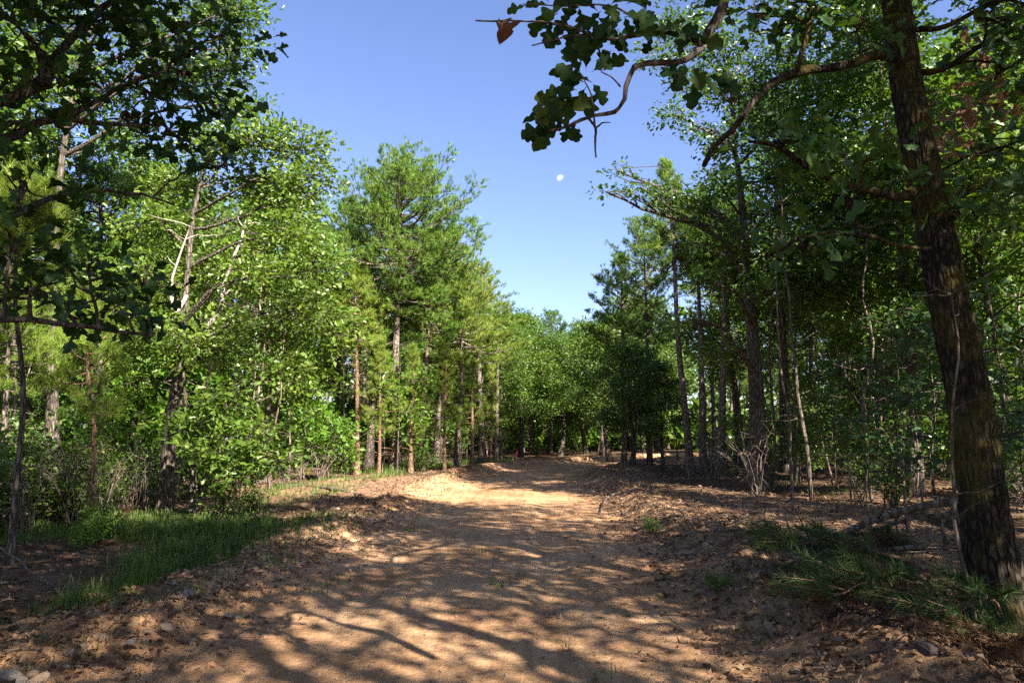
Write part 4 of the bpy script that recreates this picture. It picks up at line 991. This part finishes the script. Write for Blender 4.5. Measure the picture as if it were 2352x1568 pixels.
# ================================================================== LOGS, STUMP, CUT BRANCHES, STAKE
rng = np.random.default_rng(5150)
def log_mesh(name, pts, r0, r1, mat, n=40, s=16, knob=.12, twigs=0):
    P_ = wiggle(rng, spline(pts, n), .006); t = np.linspace(0, 1, n)
    g_ = Geo()
    rad = (r0 * (1 - t) + r1 * t) * (1 + knob * (rng.random(n) - .5))
    rad[0] *= .96; rad[-1] *= .9
    tubes(g_, P_, rad, s)
    k = np.arange(1, s - 1); g_.F.append(np.stack([np.zeros_like(k), k, k + 1], 1)[:, ::-1]); g_.r.append(np.zeros(len(k)))
    for _ in range(twigs):
        i = rng.integers(4, n); a = P_[i]; e = a + rng.normal(0, .22, 3) + [0, 0, .1]
        tubes(g_, np.stack([a, (a + e) / 2 + rng.normal(0, .03, 3), e]), np.array([r1 * .35, r1 * .25, .003]), 5)
    return g_.mesh(name, True, [M[mat]], False)
def glog(name, pts, r0, r1, mat, label, cat, lift=.6, **k):
    P_ = []
    for u, v, dz in pts:
        p = grd(u, v); P_.append([p[0], p[1], p[2] + r0 * lift + dz])
    c = np.array(P_[0]); P_ = np.array(P_) - c
    o_ = ob(name, log_mesh(name, P_, r0, r1, mat, **k), None, c); return tag(o_, label, cat)
glog('fallen_log', [(62, 1112, 0), (180, 1112, .02), (290, 1118, 0), (370, 1122, 0)], .085, .06, 'dead_wood', "weathered fallen log lying behind the grass at the foot of the stump", 'log')
glog('fallen_log', [(640, 1118, 0), (740, 1124, 0), (830, 1140, 0)], .06, .04, 'dead_wood', "thin dark fallen log across the bank beyond the grass", 'log')
glog('fallen_branch', [(380, 1172, 0), (480, 1182, .02), (560, 1190, 0), (650, 1195, 0)], .035, .018, 'dead_wood', "fallen branch in the grass by the oak with bleached limbs", 'branch', twigs=6)
glog('fallen_branch', [(1375, 1182, 0), (1400, 1150, .06), (1440, 1125, 0)], .02, .012, 'dead_wood', "crooked dark stick on the dirt at the shaded road edge", 'branch', twigs=3)
glog('fallen_branch', [(0, 1278, .1), (60, 1320, .06), (140, 1375, .03), (185, 1420, 0)], .009, .005, 'dead_wood', "dry stalk lying over the grass at the picture's left edge", 'branch', twigs=3)
glog('fallen_branch', [(1500, 1290, 0), (1600, 1275, .02), (1700, 1280, 0)], .014, .008, 'dead_wood', "small stick lying on the pushed-up dirt before the brush heap", 'branch', twigs=4)
glog('fallen_branch', [(1560, 1230, 0), (1680, 1222, .02), (1780, 1232, 0), (1850, 1228, 0)], .016, .008, 'dead_wood', "long pale stick across the sunlit strip of cleared dirt", 'branch', twigs=5)
for k in range(18):
    u = rng.uniform(1440, 1980); v = 1150 + (u - 1440) / 540 * 170 + rng.normal(0, 45); v = max(v, 1120); du = rng.choice([-1, 1]) * rng.uniform(25, 85); dv = rng.normal(0, 14)
    o_ = glog('fallen_branch', [(u, v, 0), (u + du * .5, v + dv * .5 + rng.normal(0, 3), .03 + .05 * rng.random()), (u + du, v + dv, .02)], rng.uniform(.007, .017), .005, 'dead_wood', "broken stick lying in the churned dirt strip across the road", 'branch', n=14, s=7, twigs=rng.integers(1, 5))
    o_['group'] = "broken sticks in the churned strip"
for k in range(8):
    u = rng.uniform(560, 840); v = 1235 - (u - 560) / 280 * 85 + rng.normal(0, 16); du = rng.choice([-1, 1]) * rng.uniform(20, 60)
    o_ = glog('fallen_branch', [(u, v, 0), (u + du * .5, v + rng.normal(0, 3), .04), (u + du, v + rng.normal(0, 10), .02)], rng.uniform(.007, .014), .005, 'dead_wood', "broken stick on the dirt bank beyond the grass", 'branch', n=14, s=7, twigs=rng.integers(1, 4))
    o_['group'] = "broken sticks on the grassy side bank"
# poles of the brush heap
for k, (pts, r0, r1, lab) in enumerate([
        ([(1712, 1330, 6.6), (1830, 1285, 6.7), (1900, 1240, 6.7), (2010, 1190, 6.6), (2120, 1160, 6.4), (2220, 1148, 6.2)], .022, .038, "long dark cut pole rising across the brush heap to the mossy oak"),
        ([(1800, 1310, 6.4), (1890, 1270, 6.4), (1960, 1262, 6.3), (2060, 1258, 6.2), (2160, 1260, 6.1)], .012, .02, "lower cut pole lying under the long dark pole"),
        ([(1960, 1245, 6.9), (2060, 1205, 6.8), (2180, 1180, 6.6), (2230, 1160, 6.4)], .016, .022, "pale cut pole beside the mossy oak trunk"),
        ([(1850, 1215, 7.4), (1960, 1232, 7.3), (2100, 1228, 7.2)], .02, .014, "short cut pole behind the brush heap"),
        ([(2120, 1330, 5.0), (2160, 1390, 4.9), (2190, 1440, 4.85)], .012, .009, "broken stick standing in the front of the brush heap")]):
    P_ = np.array([at(*p) for p in pts]); c = P_[0].copy()
    tag(ob('cut_pole', log_mesh('cut_pole', P_ - c, r0, r1, 'dead_wood', twigs=7, n=26, s=10), None, c), lab, 'branch')
# rest posts: pole ends reach the soil through the heap of boughs
def bough(seed, L, leaf, n=34, nl=.2):
    rg = np.random.default_rng(seed); wood = Geo(); crown = Geo()
    p = wiggle(rg, spline([(0, 0, .02), (L * .5, rg.normal(0, .12), .10), (L, rg.normal(0, .2), .03)], 12), .02)
    tubes(wood, p, np.linspace(.02, .006, 12), 6); TP = []; TD = []
    for k in range(int(L * 12)):
        i = rg.integers(3, 12); a = p[i]; sd = rg.choice([-1, 1])
        e = a + np.array([rg.uniform(.1, .45), sd * rg.uniform(.1, .5), rg.uniform(-.04, .24)])
        tubes(wood, np.stack([a, (a + e) / 2 + rg.normal(0, .02, 3), e]), np.array([.008, .006, .004]), 4)
        for q in (1, .85, .7, .5, .3): TP.append(a + (e - a) * q); TD.append(e - a)
    TP.append(p[-1]); TD.append(p[-1] - p[-2])
    needle_tufts(crown, rg, np.array(TP), np.array(TD), n + 4, nl * .72, .0055, spread=.85)
    return {'trunk': wood.mesh("stem", True, [M['bark_pine_red']], False), 'crown': crown.mesh("needles", False, [M[leaf]])}
BG = [bough(600, 1.1, 'needle_dark'), bough(601, .9, 'needle_dark'), bough(602, .8, 'needle_brown'), bough(603, 1.2, 'needle_dark')]
def put_bough(k, u, v, rz, lift, pitch, s, lab, mat=None):
    p = grd(u + 150, v + 40); r_ = root('pine_bough', (p[0], p[1], p[2] + lift * 1.15), lab, 'bough', None, rz, s * .88, (0, pitch))
    ob('stem', BG[k]['trunk'], r_); c = ob('needles', BG[k]['crown'], r_)
    if mat: c.material_slots[0].link = 'OBJECT'; c.material_slots[0].material = M[mat]
for a in [(2, 2010, 1330, 2.7, .30, .1, .8, "rust-brown bough lying over the middle of the heap"), (0, 1960, 1360, 2.9, .30, -.1, 1.0, "cut green pine bough at the road end of the brush heap"),
          (3, 1900, 1330, 2.5, .35, .1, .9, "cut green pine bough laid across the top of the brush heap"),
          (1, 2010, 1340, 3.3, .18, .2, 1.0, "cut green bough in the middle of the brush heap under the poles"),
          (1, 1960, 1395, 3.0, .14, .1, 1.0, "cut pine bough with drooping dark needles at the heap's lower front"),
          (2, 2070, 1400, 2.6, .10, .0, .9, "rust-brown bough in the shade at the middle front of the heap"),
          (1, 2150, 1420, 3.6, .12, -.1, .95, "green bough with long needles standing at the heap's front near the mossy oak"),
          (0, 2140, 1350, -1.2, .32, .6, .7, "bright-tipped green bough hanging point down before the mossy oak"),
          (2, 2260, 1490, 3.4, .04, -.05, .8, "rust and green bough tips in the lower right corner"),
          (3, 2340, 1480, 2.9, .08, -.1, .7, "yellowing bough at the right picture edge under the mossy oak"),
          (2, 1840, 1370, 3.4, .05, .0, .8, "short rust-brown bough end nearest the road"),
          (1, 1830, 1345, 2.2, .14, .25, .8, "drooping green bough tip nearest the road"),
          (3, 1990, 1300, 3.6, .40, .15, .9, "green bough caught on the long dark pole"), (0, 2060, 1330, 2.4, .34, .2, .85, "green bough leaning on the lower cut pole"),
          (1, 1900, 1385, 3.7, .20, .0, .9, "dark bough pointing at the road beside the rust-brown end")]:
    put_bough(*a[:6], a[6], a[7])
# stump with sunlit bark
p = grd(130, 1092)
st = Geo(); tubes(st, np.array([[0, 0, -.1], [.0, 0, .1], [.01, 0, .5], [.03, .02, .95], [.04, .03, 1.25]]), np.array([.21, .17, .145, .135, .13]), 18)
r_ = root('dead_tree', p, "broken-off sunlit trunk standing behind the fallen log", 'dead tree'); ob('trunk', st.mesh("trunk", True, [M['bark_pine']], False), r_)
# survey stake with pink tape
p = place(1187, 31)
r_ = root('survey_stake', p, "small survey stake with pink tape beside the road before the far oaks", 'stake')
g_ = Geo(); tubes(g_, np.array([[0, 0, -.1], [0, 0, .75]]), np.array([.025, .025]), 4); ob('post', g_.mesh("post", False, [M['stake']], False), r_)
g_ = Geo(); tubes(g_, np.array([[0, 0, .6], [0, 0, .82]]), np.array([.045, .04]), 6); ob('tape', g_.mesh("tape", False, [M['pink']], False), r_)

# ================================================================== ROCKS, CLODS, LITTER, GRASS
def rock_mesh(seed, flat=.6):
    rg = np.random.default_rng(seed); import bmesh
    bm = bmesh.new(); bmesh.ops.create_icosphere(bm, subdivisions=2, radius=1.0)
    pl = [(unit(rg.normal(size=3)), rg.uniform(.55, .9)) for _ in range(9)]
    for v in bm.verts:
        c = np.array(v.co)
        for n, d in pl:
            k = c @ n
            if k > d: c = c - n * (k - d)
        v.co = Vector(c * [1, .8, flat] + rg.normal(0, .015, 3))
    me = bpy.data.meshes.new("rock"); bm.to_mesh(me); bm.free(); return me
ROCK = [rock_mesh(700 + k, f) for k, f in enumerate((.6, .45, .75, .3, .55, .65))]
for me in ROCK: me.materials.append(M['rock'])
rng = np.random.default_rng(808)
def rock(u, v, s, k, lab, group=None, mat='rock', rz=None, sink=.25):
    p = grd(u, v); o_ = ob('rock', ROCK[k], None, (p[0], p[1], p[2] + s * (.35 - sink)))
    o_.scale = (s, s, s); o_.rotation_euler = (rng.normal(0, .25), rng.normal(0, .25), rng.random() * 6.28 if rz is None else rz)
    if mat != 'rock': o_.material_slots[0].link = 'OBJECT'; o_.material_slots[0].material = M[mat]
    tag(o_, lab, 'rock', group)
rock(2285, 1548, .11, 3, "broad flat pale stone in the lower right corner", mat='rock', rz=.2)
rock(2132, 1500, .085, 5, "dark rounded rock below the brush heap", mat='rock_dark')
rock(1768, 1440, .055, 2, "upright tan rock on the pushed-up dirt below the heap")
rock(1682, 1442, .04, 5, "small pale rock next to the upright tan rock")
rock(1838, 1545, .05, 0, "blocky tan rock at the bottom of the dirt ridge")
rock(1768, 1548, .025, 4, "little reddish stone by the blocky tan rock")
rock(20, 1552, .085, 1, "grey angular rock in the lower left corner", mat='rock_grey')
rock(85, 1566, .07, 4, "tan rock beside the grey angular corner rock")
rock(265, 1438, .075, 1, "slab of tan rock on the bank below the grass")
rock(430, 1366, .07, 0, "grey slab poking from the bank beside the grass end", mat='rock_grey')
rock(480, 1375, .045, 2, "squarish pale stone below the grassy bank")
rock(535, 1418, .09, 3, "flat pale slab half buried at the road edge")
rock(385, 1440, .06, 1, "upright broken stone in the crumbly road edge")
rock(440, 1475, .05, 4, "brownish stone at the foot of the crumbly edge")
rock(630, 1275, .05, 1, "grey stone where grass meets the dirt bank", mat='rock_grey')
rock(700, 1245, .045, 5, "tan stone on the bank just past the grass")
rock(1465, 1215, .11, 1, "largest clod of pale rock on the dirt ridge across the road")
rock(1430, 1178, .06, 0, "grey block beside the leafy weed across the road", mat='rock_grey')
rock(1010, 1040, .3, 2, "lump of pale clay on the mound below the pines")
for k in range(110):
    if k % 3: u = rng.uniform(20, 800); v = 1560 - (u / 800) * 360 + rng.normal(0, 38)
    else: u = rng.uniform(1400, 1950); v = 1160 + (u - 1400) / 550 * 330 + rng.normal(0, 40)
    v = min(max(v, 1120), 1562)
    side = "grassy" if k % 3 else "brush heap"
    rock(u, v, rng.uniform(.018, .042), rng.integers(0, 6), f"loose stone in the crumbly dirt along the {side} side of the road", f"loose stones, {side} side", 'rock_grey' if rng.random() < .25 else 'rock')

# clods and gravel: one mass
def clods(name, X, Y, S, mat, lab, seed):
    rg = np.random.default_rng(seed)
    T = np.array([[1, 0, 0], [0, 1, 0], [-1, 0, 0], [0, -1, 0], [0, 0, 1], [0, 0, -1]], float); TF = np.array([[0, 1, 4], [1, 2, 4], [2, 3, 4], [3, 0, 4], [1, 0, 5], [2, 1, 5], [3, 2, 5], [0, 3, 5]])
    n = len(X); V = T[None] * (1 + .5 * rg.normal(size=(n, 6, 1)).clip(-.9, .9)) * S[:, None, None] * np.array([1, 1, .7]) + rg.normal(0, .25, (n, 6, 3)) * S[:, None, None]
    V = V + np.stack([X, Y, gz(X, Y) + .15 * S], 1)[:, None]
    F = (TF[None] + (np.arange(n) * 6)[:, None, None]).reshape(-1, 3)
    return tag(ob(name, mesh_tri(name, V.reshape(-1, 3), F, False, None, None, [mat])), lab, 'soil', None, 'stuff')
n = 12500
y = 3.2 + 30 * rng.random(n) ** 1.7; sd = rng.choice([-1, 1], n)
x = road_c(y) + sd * np.where(sd < 0, np.clip(rng.normal(2.35, .4, n), 1.2, 3.6), np.clip(rng.normal(2.95, .6, n), 1.2, 6))
clods("soil_clods", x, y, .006 + .03 * rng.random(n) ** 3.2, M['road'], "crumbled soil clods along both pushed-up road edges", 1)
n = 7500
y = 3.2 + 24 * rng.random(n) ** 1.7; x = road_c(y) + rng.uniform(-2.6, 2.6, n)
clods("gravel", x, y, .004 + .013 * rng.random(n) ** 3, M['rock'], "fine gravel and pebbles scattered over the road surface", 2)

# fallen leaves
n = 30000
y = 3.5 + 34 * rng.random(n) ** 1.5; sd = rng.choice([-1, 1], n)
x = road_c(y) + sd * (2.5 + 1.1 * rng.normal(size=n).clip(-1, 1) * .5 + rng.random(n) ** 1.3 * 12)
pos = np.stack([x, y, gz(x, y) + .012], 1); lt = Geo()
nr = y < 10
add_leaves(lt, rng, pos[nr], unit(rng.normal(size=(nr.sum(), 3)) * [1, 1, .2]), .075, (LEAF_MID[0] * [1, 1, 2.2], LEAF_MID[1]), 1.0, .4, .5)
add_leaves(lt, rng, pos[~nr], unit(rng.normal(size=((~nr).sum(), 3)) * [1, 1, .2]), .085, LEAF_FAR, 1.0, .45, .4)
tag(ob("fallen_leaves", lt.mesh("fallen_leaves", False, [M['litter']])), "brown fallen leaves covering the forest floor beside the road", 'leaves', None, 'stuff')
n = 20000
y = 3.3 + 26 * rng.random(n) ** 1.7; sd = rng.choice([-1, 1], n)
x = road_c(y) + sd * np.where(sd < 0, np.clip(rng.normal(2.4, .5, n), 1.0, 5), np.clip(rng.normal(3.4, .9, n), 1.0, 7))
pos = np.stack([x, y, gz(x, y) + .008], 1); lt = Geo()
add_leaves(lt, rng, pos, unit(rng.normal(size=(n, 3)) * [1, 1, .3]), .045, LEAF_FAR, 1.0, .55, .75, rng.random(n) ** 2.2)
tag(ob("bark_chips", lt.mesh("bark_chips", False, [M['litter']])), "dark bark chips and leaf crumbs mixed into the road edges", 'debris', None, 'stuff')
# twigs
n = 2600
y = 3.5 + 26 * rng.random(n) ** 1.5; sd = rng.choice([-1, 1], n); x = road_c(y) + sd * (2.3 + rng.random(n) ** 1.2 * 8)
an = rng.random(n) * 6.28; L = rng.uniform(.08, .5, n) * rng.random(n); a = np.stack([x, y, gz(x, y) + .01], 1)
x2 = x + np.cos(an) * L; y2 = y + np.sin(an) * L; b = np.stack([x2, y2, gz(x2, y2) + .012 + .05 * rng.random(n)], 1)
tw = Geo(); md = (a + b) / 2 + rng.normal(0, .015, (n, 3)); md[:, 2] += .02; tubes(tw, np.stack([a, md, b], 1), np.broadcast_to(np.array([.005, .004, .002]), (n, 3)), 4)
tag(ob("twig_litter", tw.mesh("twig_litter", False, [M['dead_wood']], False)), "broken twigs strewn over the verges", 'twigs', None, 'stuff')

# grass
def blades(geo, x, y, h, wdt, rg):
    n = len(x); az = rg.random(n) * 6.28; ln = rg.uniform(.15, .75, n) * h
    d = np.stack([np.cos(az), np.sin(az), np.zeros(n)], 1); s = np.stack([-np.sin(az), np.cos(az), np.zeros(n)], 1) * (wdt / 2)[:, None]
    p0 = np.stack([x, y, gz(x, y) - .01], 1); up = np.array([0, 0, 1.])
    p1 = p0 + up * (h * .5)[:, None] + d * (ln * .22)[:, None]; p2 = p0 + up * (h * .85)[:, None] + d * (ln * .6)[:, None]; p3 = p0 + up * (h * .95)[:, None] + d * ln[:, None]
    V = np.stack([p0 + s, p0 - s, p1 + s * .8, p1 - s * .8, p2 + s * .5, p2 - s * .5, p3], 1)
    T = np.array([[0, 1, 3], [0, 3, 2], [2, 3, 5], [2, 5, 4], [4, 5, 6]])
    geo.add(V.reshape(-1, 3), (T[None] + (np.arange(n) * 7)[:, None, None]).reshape(-1, 3), np.repeat(rg.random(n), 5))
gr = Geo(); X = []; Y = []; H = []
def tufts(n, yf, df, hr, per, sp):
    for _ in range(n):
        y_ = yf(); x_ = float(road_c(y_)) + df(y_)
        if fbm(x_ * .55, y_ * .55, 2, 120) < .43: continue
        k = int(per * rng.uniform(.5, 1.4)); h = rng.uniform(*hr)
        X.append(x_ + rng.normal(0, sp, k)); Y.append(y_ + rng.normal(0, sp, k)); H.append(h * rng.uniform(.45, 1.1, k))
tufts(1900, lambda: 4.2 + 9 * rng.random(), lambda y_: -(3.05 + 5.5 * rng.random() ** 1.2), (.05, .20), 26, .09)
tufts(90, lambda: rng.uniform(5.2, 10.5), lambda y_: -rng.uniform(2.9, 5.2), (.22, .38), 20, .06)
tufts(260, lambda: 4.3 + 9 * rng.random(), lambda y_: -rng.uniform(2.1, 3.3), (.04, .16), 9, .10)
tufts(160, lambda: 5 + 9 * rng.random(), lambda y_: -rng.uniform(3, 9), (.06, .3), 7, .2)
tufts(260, lambda: rng.uniform(12, 22), lambda y_: -rng.uniform(3.9, 7), (.08, .22), 16, .12)
tufts(240, lambda: rng.uniform(22, 37), lambda y_: -rng.uniform(3.9, 7), (.15, .4), 18, .2)
tufts(110, lambda: rng.uniform(16, 30), lambda y_: rng.uniform(6.5, 10), (.10, .25), 14, .15)
for u, v in [(950, 1218), (965, 1216), (935, 1220), (1148, 1350), (1140, 1348), (1380, 1560), (1110, 1270), (735, 1360), (1295, 1490), (770, 1345), (830, 1235), (1200, 1330)]:
    p = grd(u, v); k = 9; X.append(p[0] + rng.normal(0, .05, k)); Y.append(p[1] + rng.normal(0, .05, k)); H.append(rng.uniform(.05, .13, k))
X = np.concatenate(X); Y = np.concatenate(Y); H = np.concatenate(H)
blades(gr, X, Y, H, .0045 + .0035 * rng.random(len(X)) + .0004 * Y, rng)
tag(ob("grass", gr.mesh("grass", False, [M['grass']])), "green grass growing along the bank by the road", 'grass', None, 'stuff')

# ================================================================== MOON
def moon():
    n, m = 24, 48; V = []; F = []
    Dm = 6000.0; rad = 00.5 * 16.5 / 1568 * Dm
    th = np.linspace(0, np.pi, n); ph = np.linspace(0, 2 * np.pi, m, endpoint=False)
    c = at(1287, 409, Dm)
    bright = unit(np.array([-.55, 0, .83])); side_ = np.array([bright[2], 0, -bright[0]])
    for a in th:
        for b in ph:
            e1 = math.cos(a); e2 = math.sin(a) * math.cos(b); e3 = math.sin(a) * math.sin(b)
            k = rad * (1.0 if e1 > 0 else .55)  # phase shade put into the shape: unlit side squashed
            V.append(bright * e1 * k + side_ * e2 * rad + np.array([0, 1., 0]) * e3 * rad)
    for i in range(n - 1):
        for j in range(m):
            F.append([i * m + j, i * m + (j + 1) % m, (i + 1) * m + (j + 1) % m, (i + 1) * m + j])
    o_ = ob("moon", mesh_tri("moon", np.array(V), np.array(F), True, None, None, [M['moon']]), None, c)
    tag(o_, "white gibbous daytime moon in the blue sky above the road", 'moon')
moon()
